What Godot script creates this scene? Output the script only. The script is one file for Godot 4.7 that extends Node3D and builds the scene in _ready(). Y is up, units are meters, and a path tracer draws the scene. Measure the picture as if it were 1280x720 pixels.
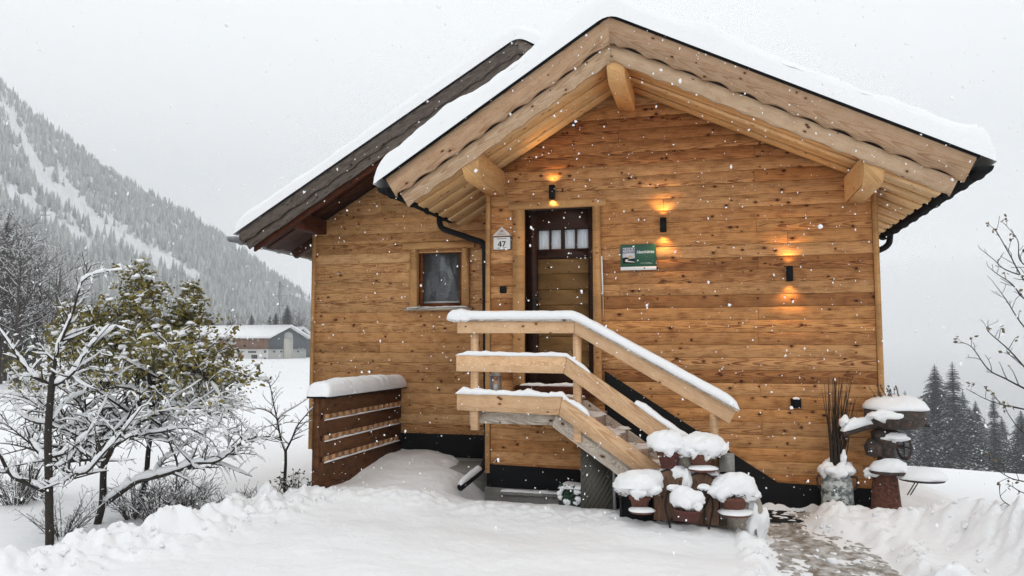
extends Node3D
# Snowed-in timber chalet. Eye height is y = 0, the porch wall lies in the plane z = 0, the camera stands at z = 9.6.
var rng := RandomNumberGenerator.new()
var M := {}
var used := {}
var noise := FastNoiseLite.new()
var ridge := FastNoiseLite.new()
var cells := FastNoiseLite.new()
const EYE := Vector3(0, 0, 9.6)
const FOCAL := 955.0
var cam_basis := Basis.from_euler(Vector3(deg_to_rad(4.4), deg_to_rad(14.6), 0))

# ---------- pixels of the 1280 x 720 photograph to directions and points ----------
func ray(u: float, v: float) -> Vector3:
	return cam_basis * Vector3((u - 640.0) / FOCAL, -(v - 360.0) / FOCAL, -1.0)
func at(u: float, v: float, z: float) -> Vector3:
	var r := ray(u, v)
	return EYE + r * ((z - EYE.z) / r.z)
func on_y(u: float, v: float, y: float) -> Vector3:
	var r := ray(u, v)
	return EYE + r * (y / r.y)
func away(u: float, v: float, d: float) -> Vector3:
	var r := ray(u, v)
	return EYE + r * (d / Vector2(r.x, r.z).length())

# ---------- nodes ----------
func numbered(n: String) -> String:
	used[n] = used.get(n, -1) + 1
	return n if used[n] == 0 else "%s_%03d" % [n, used[n]]
func thing(called: String, label: String, category: String, base := Vector3.ZERO, group := "") -> Node3D:
	var o := Node3D.new()
	o.name = numbered(called); o.position = base; add_child(o)
	tag(o, label, category, group)
	return o
func tag(o: Node, label: String, category: String, group := "") -> Node:
	o.set_meta("label", label); o.set_meta("category", category)
	if group != "": o.set_meta("group", group)
	return o
func offset_of(p: Node) -> Vector3:
	var s := Vector3.ZERO
	while p != self and p is Node3D:
		s += p.position
		p = p.get_parent()
	return s
func obj(called: String, mesh: Mesh, mat: Material, parent: Node = self) -> MeshInstance3D:
	var o := MeshInstance3D.new()
	o.mesh = mesh; o.material_override = mat
	o.name = numbered(called) if parent == self else called
	if parent != self: o.position = -offset_of(parent)
	parent.add_child(o, true)
	return o
func struct(called: String, mesh: Mesh, mat: Material) -> MeshInstance3D:
	var o := obj(called, mesh, mat)
	o.set_meta("kind", "structure")
	return o
func lone(called: String, mesh: Mesh, mat: Material, label: String, category: String, group := "") -> MeshInstance3D:
	var o := obj(called, mesh, mat)
	tag(o, label, category, group)
	return o
func newst() -> SurfaceTool:
	var st := SurfaceTool.new()
	st.begin(Mesh.PRIMITIVE_TRIANGLES)
	return st
func done(st: SurfaceTool) -> ArrayMesh:
	st.generate_normals()
	return st.commit()
func ss(a: float, b: float, x: float) -> float:
	return smoothstep(a, b, x) if a < b else 1.0 - smoothstep(b, a, x)
func lin(r: float, g: float, b: float) -> Color:
	return Color(r, g, b).linear_to_srgb()

# ---------- shapes ----------
func tri(st: SurfaceTool, a: Vector3, b: Vector3, c: Vector3, ua := Vector2.ZERO, ub := Vector2.ZERO, uc := Vector2.ZERO):
	st.set_uv(ua); st.add_vertex(a); st.set_uv(ub); st.add_vertex(b); st.set_uv(uc); st.add_vertex(c)
func quad(st: SurfaceTool, a: Vector3, b: Vector3, c: Vector3, d: Vector3, ua := Vector2.ZERO, ub := Vector2.ZERO, uc := Vector2.ZERO, ud := Vector2.ZERO):
	tri(st, a, b, c, ua, ub, uc); tri(st, a, c, d, ua, uc, ud)

# a chamfered beam from a to b; grain runs along it
func beam_into(st: SurfaceTool, a: Vector3, b: Vector3, w: float, h: float, up := Vector3.UP, ch := 0.006, ru := 0.0, rv := 0.0):
	var dir := (b - a).normalized()
	var side := dir.cross(up).normalized()
	var upv := side.cross(dir).normalized()
	var hw := w / 2; var hh := h / 2
	var pr := [Vector2(hw, hh - ch), Vector2(hw, -hh + ch), Vector2(hw - ch, -hh), Vector2(-hw + ch, -hh), Vector2(-hw, -hh + ch), Vector2(-hw, hh - ch), Vector2(-hw + ch, hh), Vector2(hw - ch, hh)]
	var L := a.distance_to(b)
	var v := 0.0
	for i in 8:
		var p: Vector2 = pr[i]; var q: Vector2 = pr[(i + 1) % 8]
		var l := p.distance_to(q)
		var po := side * p.x + upv * p.y; var qo := side * q.x + upv * q.y
		var u1 := L / 4.0 + ru
		quad(st, a + po, b + po, b + qo, a + qo, Vector2(ru, v / 1.32 + rv), Vector2(u1, v / 1.32 + rv), Vector2(u1, (v + l) / 1.32 + rv), Vector2(ru, (v + l) / 1.32 + rv))
		v += l
	for i in range(1, 7):
		var p0: Vector2 = pr[0]; var p1: Vector2 = pr[i]; var p2: Vector2 = pr[i + 1]
		var f := func(p: Vector2) -> Vector2: return Vector2(ru + p.y / 4.0, rv + p.x / 1.32)
		tri(st, a + side * p0.x + upv * p0.y, a + side * p1.x + upv * p1.y, a + side * p2.x + upv * p2.y, f.call(p0), f.call(p1), f.call(p2))
		tri(st, b + side * p0.x + upv * p0.y, b + side * p2.x + upv * p2.y, b + side * p1.x + upv * p1.y, f.call(p0), f.call(p2), f.call(p1))
func beam(called: String, a: Vector3, b: Vector3, w: float, h: float, mat: Material, parent: Node, up := Vector3.UP, ch := 0.006) -> MeshInstance3D:
	var st := newst()
	beam_into(st, a, b, w, h, up, ch, rng.randf(), rng.randf())
	return obj(called, done(st), mat, parent)
func box_into(st: SurfaceTool, c: Vector3, s: Vector3, ch := 0.004):
	beam_into(st, c - Vector3(s.x / 2, 0, 0), c + Vector3(s.x / 2, 0, 0), s.z, s.y, Vector3.UP, ch)
func box(called: String, c: Vector3, s: Vector3, mat: Material, parent: Node, ch := 0.004) -> MeshInstance3D:
	var st := newst()
	beam_into(st, c - Vector3(s.x / 2, 0, 0), c + Vector3(s.x / 2, 0, 0), s.z, s.y, Vector3.UP, ch, rng.randf(), rng.randf())
	return obj(called, done(st), mat, parent)

# a board cut to an outline (in the plane of fr: x right, y up, z out of the face)
func slab_into(st: SurfaceTool, poly: PackedVector2Array, fr: Transform3D, thick: float, ch: float, grain := 0.0, ru := 0.0, rv := 0.0):
	if poly.size() < 3: return
	if not Geometry2D.is_polygon_clockwise(poly): poly.reverse()
	var face := poly
	if ch > 0.0:
		var off := Geometry2D.offset_polygon(poly, -ch, Geometry2D.JOIN_MITER)
		if off.size() == 1 and off[0].size() == poly.size():
			face = off[0]
			if not Geometry2D.is_polygon_clockwise(face): face.reverse()
			var best := 0; var bd := 1e9
			for i in face.size():
				var d := face[i].distance_to(poly[0])
				if d < bd: bd = d; best = i
			var turned := PackedVector2Array()
			for i in face.size(): turned.append(face[(best + i) % face.size()])
			face = turned
	var cg := cos(grain); var sg := sin(grain)
	var uv := func(p: Vector2) -> Vector2: return Vector2((p.x * cg + p.y * sg) / 4.0 + ru, (-p.x * sg + p.y * cg) / 1.32 + rv)
	var idx := Geometry2D.triangulate_polygon(face)
	for i in range(0, idx.size(), 3):
		var a := face[idx[i]]; var b := face[idx[i + 1]]; var c := face[idx[i + 2]]
		if (b - a).cross(c - a) > 0.0:
			var t := b; b = c; c = t
		tri(st, fr * Vector3(a.x, a.y, 0), fr * Vector3(b.x, b.y, 0), fr * Vector3(c.x, c.y, 0), uv.call(a), uv.call(b), uv.call(c))
	var n := poly.size()
	for i in n:
		var p := poly[i]; var q := poly[(i + 1) % n]; var fp := face[i]; var fq := face[(i + 1) % n]
		if ch > 0.0:
			quad(st, fr * Vector3(fp.x, fp.y, 0), fr * Vector3(p.x, p.y, -ch), fr * Vector3(q.x, q.y, -ch), fr * Vector3(fq.x, fq.y, 0), uv.call(fp), uv.call(p), uv.call(q), uv.call(fq))
		quad(st, fr * Vector3(p.x, p.y, -ch), fr * Vector3(p.x, p.y, -thick), fr * Vector3(q.x, q.y, -thick), fr * Vector3(q.x, q.y, -ch), uv.call(p), uv.call(p + Vector2(sg, -cg) * thick), uv.call(q + Vector2(sg, -cg) * thick), uv.call(q))
	for i in range(0, idx.size(), 3):
		var a := face[idx[i]]; var b := face[idx[i + 1]]; var c := face[idx[i + 2]]
		if (b - a).cross(c - a) < 0.0:
			var t := b; b = c; c = t
		tri(st, fr * Vector3(a.x, a.y, -thick), fr * Vector3(b.x, b.y, -thick), fr * Vector3(c.x, c.y, -thick), uv.call(a), uv.call(b), uv.call(c))
func slab(called: String, poly: PackedVector2Array, fr: Transform3D, thick: float, ch: float, mat: Material, parent: Node, grain := 0.0, ru := -1.0, rv := -1.0) -> MeshInstance3D:
	var st := newst()
	slab_into(st, poly, fr, thick, ch, grain, rng.randf() if ru < 0 else ru, rng.randf() if rv < 0 else rv)
	return obj(called, done(st), mat, parent)
func rect(x0: float, y0: float, x1: float, y1: float) -> PackedVector2Array:
	return PackedVector2Array([Vector2(x0, y0), Vector2(x1, y0), Vector2(x1, y1), Vector2(x0, y1)])
func plane_z(z: float) -> Transform3D:
	return Transform3D(Basis.IDENTITY, Vector3(0, 0, z))

# round tube along points
func tube_into(st: SurfaceTool, pts: PackedVector3Array, rad: PackedFloat32Array, n := 6, cap := true, uvs := 1.0):
	var m := pts.size()
	var rings := []
	var ref := Vector3(0.31, 0.2, 0.93)
	var dir0 := (pts[1] - pts[0]).normalized()
	if absf(dir0.dot(ref)) > 0.9: ref = Vector3(0.9, 0.3, 0.1)
	var side := dir0.cross(ref).normalized()
	var along := 0.0
	var alongs := PackedFloat32Array()
	for i in m:
		var d := (pts[mini(i + 1, m - 1)] - pts[maxi(i - 1, 0)]).normalized()
		side = (side - d * side.dot(d)).normalized()
		var up := d.cross(side)
		var ring := PackedVector3Array()
		for k in n:
			var a := TAU * k / n
			ring.append(pts[i] + (side * cos(a) + up * sin(a)) * rad[i])
		rings.append(ring)
		if i > 0: along += pts[i].distance_to(pts[i - 1])
		alongs.append(along)
	st.set_smooth_group(0)
	for i in m - 1:
		for k in n:
			var k2 := (k + 1) % n
			var u0 := float(k) / n * uvs; var u1 := float(k + 1) / n * uvs
			quad(st, rings[i][k], rings[i][k2], rings[i + 1][k2], rings[i + 1][k], Vector2(u0, alongs[i]), Vector2(u1, alongs[i]), Vector2(u1, alongs[i + 1]), Vector2(u0, alongs[i + 1]))
	if cap:
		st.set_smooth_group(-1)
		for k in range(1, n - 1):
			tri(st, rings[0][0], rings[0][k + 1], rings[0][k])
			tri(st, rings[m - 1][0], rings[m - 1][k], rings[m - 1][k + 1])
		st.set_smooth_group(0)
func tube(called: String, pts: Array, r: float, mat: Material, parent: Node, n := 10) -> MeshInstance3D:
	var st := newst(); var rad := PackedFloat32Array()
	for p in pts: rad.append(r)
	tube_into(st, PackedVector3Array(pts), rad, n)
	return obj(called, done(st), mat, parent)
# bends of a polyline rounded off
func rounded(pts: Array, r := 0.08, n := 5) -> Array:
	var o := [pts[0]]
	for i in range(1, pts.size() - 1):
		var p: Vector3 = pts[i]
		var a = p + (pts[i - 1] - p).normalized() * minf(r, p.distance_to(pts[i - 1]) * 0.45)
		var b = p + (pts[i + 1] - p).normalized() * minf(r, p.distance_to(pts[i + 1]) * 0.45)
		for k in n + 1:
			var t := float(k) / n
			o.append(a.lerp(p, t).lerp(p.lerp(b, t), t))
	o.append(pts[-1])
	return o
# turned shape: profile of (radius, y) round a vertical axis
func lathe_into(st: SurfaceTool, base: Vector3, prof: Array, n := 24, squash := 1.0):
	st.set_smooth_group(0)
	for i in prof.size() - 1:
		var p: Vector2 = prof[i]; var q: Vector2 = prof[i + 1]
		for k in n:
			var a := TAU * k / n; var b := TAU * (k + 1) / n
			var da := Vector3(cos(a), 0, sin(a) * squash); var db := Vector3(cos(b), 0, sin(b) * squash)
			var y0 := Vector3(0, p.y, 0); var y1 := Vector3(0, q.y, 0)
			quad(st, base + da * p.x + y0, base + db * p.x + y0, base + db * q.x + y1, base + da * q.x + y1, Vector2(float(k) / n, p.y), Vector2(float(k + 1) / n, p.y), Vector2(float(k + 1) / n, q.y), Vector2(float(k) / n, q.y))
func lathe(called: String, base: Vector3, prof: Array, mat: Material, parent: Node, n := 24) -> MeshInstance3D:
	var st := newst()
	lathe_into(st, base, prof, n)
	return obj(called, done(st), mat, parent)

# lump of snow: a dome with an uneven edge and a flat-ish underside
func lump_into(st: SurfaceTool, c: Vector3, r: Vector3, sd: float, under := 0.25, rough := 0.16, n := 28, m := 14):
	var P := []
	for j in m + 1:
		var row := PackedVector3Array()
		var th := PI * j / m
		for k in n:
			var ph := TAU * k / n
			var d := Vector3(sin(th) * cos(ph), cos(th), sin(th) * sin(ph))
			var f := 1.0 + rough * noise.get_noise_3d(d.x * 9 + sd, d.y * 9, d.z * 9 - sd) + rough * 1.3 * noise.get_noise_3d(d.x * 3.5 - sd, d.y * 3.5 + sd, d.z * 3.5) + rough * 0.45 * noise.get_noise_3d(d.x * 34 + sd, d.y * 34, d.z * 34)
			var q := d * f
			if q.y < 0: q.y *= under * (1.0 + 1.6 * noise.get_noise_2d(ph * 8 + sd * 3, sd))
			row.append(c + q * r)
		P.append(row)
	st.set_smooth_group(0)
	for j in m:
		for k in n:
			var k2 := (k + 1) % n
			quad(st, P[j][k], P[j][k2], P[j + 1][k2], P[j + 1][k])
func lump(called: String, c: Vector3, r: Vector3, mat: Material, parent: Node, under := 0.25, rough := 0.16) -> MeshInstance3D:
	var st := newst()
	lump_into(st, c, r, rng.randf() * 90.0, under, rough)
	return obj(called, done(st), mat, parent)

# long cushion of snow on a ledge: half-round section swept along points lying on the ledge
func cushion_into(st: SurfaceTool, pts: Array, width: float, height: float, across: Vector3, sd := 0.0, step := 0.03, ragged := 0.2):
	var path := []
	for i in pts.size() - 1:
		var n := maxi(1, int(pts[i].distance_to(pts[i + 1]) / step))
		for k in n: path.append(pts[i].lerp(pts[i + 1], float(k) / n))
	path.append(pts[-1])
	var total := 0.0
	for i in path.size() - 1: total += path[i].distance_to(path[i + 1])
	var s := 0.0
	var rings := []
	var prof := 13
	for i in path.size():
		if i > 0: s += path[i].distance_to(path[i - 1])
		var e := minf(s, total - s)
		var r := minf(0.16, total * 0.3)
		var f := sqrt(maxf(0.0, 1.0 - pow(maxf(0.0, 1.0 - e / r), 2.6)))
		f = maxf(f, 0.02)
		var hh := height * f * (1.0 + ragged * noise.get_noise_2d(s * 14 + sd, sd * 7) + ragged * noise.get_noise_2d(s * 55 + sd, 3.0))
		var ww := width * (0.72 + 0.28 * f) * (1.0 + ragged * 0.5 * noise.get_noise_2d(s * 30 - sd, sd * 3))
		var ring := PackedVector3Array()
		for k in prof:
			var a := PI * k / (prof - 1)
			var cx := signf(cos(a)) * pow(absf(cos(a)), 0.7); var cy := pow(sin(a), 0.6)
			var w := noise.get_noise_3d(path[i].x * 40 + k * 7.0, path[i].y * 40, sd) * 0.006
			ring.append(path[i] + across * (cx * ww * 0.5) + Vector3.UP * (cy * hh + w - 0.004))
		rings.append(ring)
	st.set_smooth_group(0)
	for i in rings.size() - 1:
		for k in prof - 1:
			quad(st, rings[i][k], rings[i + 1][k], rings[i + 1][k + 1], rings[i][k + 1])
		quad(st, rings[i][prof - 1], rings[i + 1][prof - 1], rings[i + 1][0], rings[i][0])
func cushion(called: String, pts: Array, width: float, height: float, across: Vector3, parent: Node, ragged := 0.2) -> MeshInstance3D:
	var st := newst()
	cushion_into(st, pts, width, height, across, rng.randf() * 80, 0.03, ragged)
	return obj(called, done(st), M.snow, parent)

# ---------- textures ----------
func tex(img: Image) -> ImageTexture:
	img.generate_mipmaps()
	return ImageTexture.create_from_image(img)
# eight planks of softwood, one above the other: annual rings, knots, fibres
func wood_image(W: int, H: int, sd: int, light: Vector3, dark: Vector3, knot_c: Vector3, knots_per: int, grey := 0.0, streaky := 0.2) -> Array:
	var r := RandomNumberGenerator.new(); r.seed = sd
	var n1 := FastNoiseLite.new(); n1.seed = sd; n1.frequency = 1.0; n1.fractal_octaves = 2
	var data := PackedByteArray(); data.resize(W * H * 3)
	var bump := PackedByteArray(); bump.resize(W * H)
	var SH := H / 8
	for s in 8:
		var ks := []
		for k in knots_per + r.randi_range(-2, 2): ks.append([r.randf() * 4.0, r.randf_range(-0.07, 0.07), r.randf_range(0.006, 0.017), r.randf_range(1.0, 1.9)])
		var flame := r.randf() < 0.6
		var cen := r.randf_range(-0.05, 0.05); var B := r.randf_range(500.0, 1100.0); var A := r.randf_range(2.0, 5.0) * (1 if r.randf() < 0.5 else -1)
		var lines := r.randf_range(70.0, 120.0); var tone := r.randf_range(0.9, 1.08)
		for x in W:
			var u := 4.0 * x / W
			var near := []
			for k in ks:
				if absf(u - k[0]) < 0.16: near.append(k)
			# the warp loops round at the picture's end
			var cu := cos(TAU * u / 4.0) * 0.64; var su := sin(TAU * u / 4.0) * 0.64
			for yy in SH:
				var v := (float(yy) / SH - 0.5) * 0.165
				var y := v - cen + 0.02 * n1.get_noise_3d(cu * 2.2, su * 2.2, v * 5 + s * 9.0) + 0.004 * n1.get_noise_3d(cu * 9, su * 9, v * 30 + s * 9.0)
				var kd := 0.0; var halo := 0.0
				for k in near:
					var dx: float = (u - k[0]) / k[3]; var dy: float = v - k[1]
					var d := sqrt(dx * dx + dy * dy); var rk: float = k[2]
					y += (1.0 if dy > 0 else -1.0) * rk * 1.2 * exp(-d * d / (rk * rk * 9.0))
					kd = maxf(kd, 1.0 - smoothstep(rk * 0.65, rk * 1.05, d))
					halo = maxf(halo, 1.0 - smoothstep(rk, rk * 2.6, d))
				var ring := (y * y * B + u * A) if flame else (y * lines + u * 0.4)
				var t := ring - floorf(ring)
				var late := smoothstep(0.35, 0.9, t) * (1.0 - smoothstep(0.93, 1.0, t))
				var fib := n1.get_noise_3d(cu * 30, su * 30, v * 420 + s * 31.0)
				var blotch := n1.get_noise_3d(cu * 5, su * 5, v * 9 + s * 17.0)
				var streak := n1.get_noise_3d(cu * 3.2, su * 3.2, v * 95 + s * 23.0)
				var mixd := clampf(streak * streaky + late * (0.72 if flame else 0.45) + fib * 0.22 + halo * 0.35 + blotch * 0.42, 0.0, 1.0)
				var c := light.lerp(dark, mixd) * tone
				c = c.lerp(knot_c, kd * 0.9)
				if grey > 0.0: c = c.lerp(Vector3.ONE * ((c.x + c.y + c.z) / 3.0), grey * clampf(0.6 + blotch, 0.0, 1.0))
				var i := ((s * SH + yy) * W + x)
				data[i * 3] = clampi(int(c.x * 255), 0, 255); data[i * 3 + 1] = clampi(int(c.y * 255), 0, 255); data[i * 3 + 2] = clampi(int(c.z * 255), 0, 255)
				bump[i] = clampi(int(150 - late * 60 + fib * 40 - kd * 30), 0, 255)
	var im := Image.create_from_data(W, H, false, Image.FORMAT_RGB8, data)
	var bi := Image.create_from_data(W, H, false, Image.FORMAT_L8, bump)
	bi.convert(Image.FORMAT_RGBA8)
	bi.bump_map_to_normal_map(2.5)
	return [tex(im), tex(bi)]
func wood_mat(t: Array, tint: Color, rough := 0.72, bump := 0.6) -> StandardMaterial3D:
	var m := StandardMaterial3D.new()
	m.albedo_texture = t[0]; m.albedo_color = tint; m.roughness = rough
	m.normal_enabled = true; m.normal_texture = t[1]; m.normal_scale = bump
	m.metallic_specular = 0.35
	return m
func plain(c: Color, rough := 0.8, metal := 0.0) -> StandardMaterial3D:
	var m := StandardMaterial3D.new()
	m.albedo_color = c; m.roughness = rough; m.metallic = metal
	return m
func noise_tex(sd: int, freq: float, ramp: Array, size := 512, oct := 4, normal := false, bump := 4.0) -> NoiseTexture2D:
	var t := NoiseTexture2D.new(); var n := FastNoiseLite.new()
	n.seed = sd; n.frequency = freq; n.fractal_octaves = oct
	n.fractal_gain = 0.6; t.noise = n; t.width = size; t.height = size; t.seamless = true
	if normal:
		t.as_normal_map = true; t.bump_strength = bump
	else:
		var g := Gradient.new()
		var off := PackedFloat32Array(); var cs := PackedColorArray()
		for r in ramp: off.append(r[0]); cs.append(r[1])
		g.offsets = off; g.colors = cs
		t.color_ramp = g
	return t
func rough_mat(sd: int, freq: float, ramp: Array, scale: float, rough := 0.9, bump := 3.0) -> StandardMaterial3D:
	var m := StandardMaterial3D.new()
	m.albedo_texture = noise_tex(sd, freq, ramp)
	m.normal_enabled = true; m.normal_texture = noise_tex(sd + 5, freq * 1.7, [], 512, 4, true, bump)
	m.uv1_triplanar = true; m.uv1_world_triplanar = true; m.uv1_scale = Vector3.ONE * scale
	m.roughness = rough
	return m

func make_materials():
	var larch := wood_image(1024, 512, 11, Vector3(0.77, 0.58, 0.385), Vector3(0.435, 0.265, 0.15), Vector3(0.21, 0.105, 0.055), 8, 0.0, 0.5)
	var spruce := wood_image(1024, 256, 23, Vector3(0.91, 0.785, 0.61), Vector3(0.79, 0.63, 0.445), Vector3(0.46, 0.28, 0.15), 6)
	var weather := wood_image(1024, 256, 37, Vector3(0.86, 0.77, 0.70), Vector3(0.62, 0.49, 0.42), Vector3(0.27, 0.16, 0.11), 7, 0.15)
	var fresh := wood_image(1024, 256, 51, Vector3(0.93, 0.81, 0.67), Vector3(0.78, 0.62, 0.47), Vector3(0.36, 0.23, 0.15), 6)
	var pale := wood_image(1024, 256, 63, Vector3(0.83, 0.655, 0.46), Vector3(0.54, 0.355, 0.21), Vector3(0.24, 0.125, 0.065), 8, 0.0, 0.45)
	M.larch = []
	for c in [Color(1, 1, 1), Color(0.94, 0.90, 0.86), Color(0.84, 0.77, 0.71), Color(1.0, 0.96, 0.90), Color(0.91, 0.84, 0.76), Color(0.98, 0.98, 0.98)]: M.larch.append(wood_mat(larch, c))
	M.pale = []
	for c in [Color(1, 1, 1), Color(0.97, 0.94, 0.90), Color(1.0, 0.97, 0.93), Color(0.92, 0.87, 0.81)]: M.pale.append(wood_mat(pale, c))
	M.trim = wood_mat(spruce, Color(0.81, 0.72, 0.62))
	M.soffit = [wood_mat(spruce, Color(0.95, 0.93, 0.90)), wood_mat(spruce, Color(0.92, 0.88, 0.82)), wood_mat(spruce, Color(0.88, 0.83, 0.76))]
	M.purlin = wood_mat(spruce, Color(0.92, 0.85, 0.76))
	M.barge = wood_mat(fresh, Color(0.80, 0.765, 0.75), 0.75, 0.4); M.barge2 = wood_mat(fresh, Color(0.87, 0.86, 0.86), 0.75, 0.4)
	M.rail = wood_mat(fresh, Color(0.93, 0.89, 0.85))
	M.tread = wood_mat(weather, Color(0.98, 0.98, 1.0), 0.4)
	M.greyplank = wood_mat(weather, Color(0.90, 0.95, 0.96))
	M.oldwood = wood_mat(weather, Color(0.50, 0.51, 0.52))
	M.redwood = [wood_mat(larch, Color(0.40, 0.29, 0.25)), wood_mat(larch, Color(0.34, 0.26, 0.23)), wood_mat(larch, Color(0.43, 0.30, 0.25))]
	M.screen = [wood_mat(larch, Color(0.50, 0.44, 0.40)), wood_mat(larch, Color(0.46, 0.40, 0.36))]
	M.peg = wood_mat(fresh, Color(0.82, 0.74, 0.68))
	M.door = wood_mat(larch, Color(0.26, 0.19, 0.165), 0.5)
	M.panel = [wood_mat(spruce, Color(0.56, 0.50, 0.40)), wood_mat(spruce, Color(0.52, 0.46, 0.36))]
	M.winframe = wood_mat(larch, Color(0.62, 0.48, 0.37), 0.5)
	M.logwood = wood_mat(weather, Color(0.50, 0.43, 0.38))
	M.black = plain(lin(0.008, 0.0085, 0.010), 0.75); M.black.metallic_specular = 0.25
	M.blackmetal = plain(lin(0.009, 0.009, 0.010), 0.6); M.blackmetal.metallic_specular = 0.25
	M.iron = plain(lin(0.014, 0.013, 0.012), 0.6, 0.3)
	M.zinc = plain(lin(0.30, 0.31, 0.32), 0.45, 0.6)
	M.concrete = rough_mat(3, 0.02, [[0.0, lin(0.20, 0.195, 0.18)], [0.5, lin(0.27, 0.262, 0.24)], [1.0, lin(0.34, 0.33, 0.31)]], 1.1)
	M.stone = rough_mat(4, 0.03, [[0.0, lin(0.24, 0.20, 0.16)], [0.5, lin(0.36, 0.32, 0.27)], [1.0, lin(0.46, 0.43, 0.38)]], 2.2)
	M.terracotta = rough_mat(6, 0.03, [[0.0, lin(0.11, 0.042, 0.028)], [0.6, lin(0.17, 0.066, 0.042)], [1.0, lin(0.23, 0.11, 0.075)]], 3.0)
	M.terracotta2 = rough_mat(8, 0.03, [[0.0, lin(0.075, 0.024, 0.02)], [0.6, lin(0.11, 0.034, 0.027)], [1.0, lin(0.15, 0.06, 0.045)]], 3.0)
	M.rust = rough_mat(9, 0.035, [[0.0, lin(0.03, 0.018, 0.014)], [0.42, lin(0.09, 0.035, 0.022)], [0.6, lin(0.19, 0.06, 0.03)], [0.8, lin(0.10, 0.075, 0.06)], [1.0, lin(0.16, 0.14, 0.12)]], 1.1)
	M.oldmetal = rough_mat(12, 0.03, [[0.0, lin(0.012, 0.011, 0.010)], [0.5, lin(0.03, 0.026, 0.023)], [0.72, lin(0.11, 0.05, 0.03)], [1.0, lin(0.10, 0.10, 0.095)]], 1.0, 0.7)
	M.enamel = rough_mat(14, 0.02, [[0.0, lin(0.02, 0.03, 0.03)], [0.45, lin(0.10, 0.12, 0.12)], [0.55, lin(0.5, 0.52, 0.5)], [1.0, lin(0.66, 0.68, 0.66)]], 1.1, 0.4, 1.0)
	M.bark = rough_mat(15, 0.03, [[0.0, lin(0.012, 0.010, 0.008)], [0.55, lin(0.032, 0.026, 0.021)], [0.8, lin(0.07, 0.06, 0.05)], [1.0, lin(0.16, 0.155, 0.13)]], 2.6, 0.95)
	M.snow = snow_mat(0.86, 1.0)
	M.snowground = snow_mat(0.86, 0.45)
	M.white = plain(lin(0.75, 0.75, 0.74), 0.5)
	M.glass = plain(Color(0.75, 0.82, 0.85, 0.06), 0.0)
	M.glass.transparency = BaseMaterial3D.TRANSPARENCY_ALPHA
	M.dark = plain(lin(0.055, 0.045, 0.04), 0.9)
	M.curtain = plain(lin(0.78, 0.81, 0.86), 0.9)
func snow_mat(a: float, scale: float) -> StandardMaterial3D:
	var m := StandardMaterial3D.new()
	m.albedo_color = lin(a * 0.985, a * 0.995, a * 1.01)
	m.roughness = 0.85; m.metallic_specular = 0.2
	m.normal_enabled = true; m.normal_scale = 0.5 if scale > 0.7 else 0.32
	m.normal_texture = noise_tex(71, 0.035, [], 512, 5, true, 5.0)
	m.uv1_triplanar = true; m.uv1_world_triplanar = true; m.uv1_scale = Vector3.ONE * scale
	return m

# ---------- terrain ----------
const BANK := [Vector3(1.12, 0.01, 0.55), Vector3(1.6, 0.05, 0.82), Vector3(2.05, 0.22, 1.15), Vector3(2.4, 0.40, 1.55), Vector3(2.6, 0.46, 2.15), Vector3(2.8, 0.36, 3.2), Vector3(3.3, 0.25, 6.0)]
var path_poly := PackedVector2Array([Vector2(0.5, 0.03), Vector2(1.2, 0.03), Vector2(1.08, 0.5), Vector2(1.05, 0.9), Vector2(1.4, 1.2), Vector2(1.62, 1.65), Vector2(1.62, 2.3), Vector2(1.5, 4.5), Vector2(1.0, 5.5), Vector2(0.6, 3.6), Vector2(0.42, 2.8), Vector2(0.45, 2.05), Vector2(0.36, 1.3)])
func edge_x(z: float) -> float:
	return -4.75 - 0.26 * clampf(z - 1.2, 0.0, 6.0)
func poly_dist(p: Vector2) -> float:
	var d := 1e9
	for i in path_poly.size():
		d = minf(d, p.distance_to(Geometry2D.get_closest_point_to_segment(p, path_poly[i], path_poly[(i + 1) % path_poly.size()])))
	return -d if Geometry2D.is_point_in_polygon(p, path_poly) else d
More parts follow.
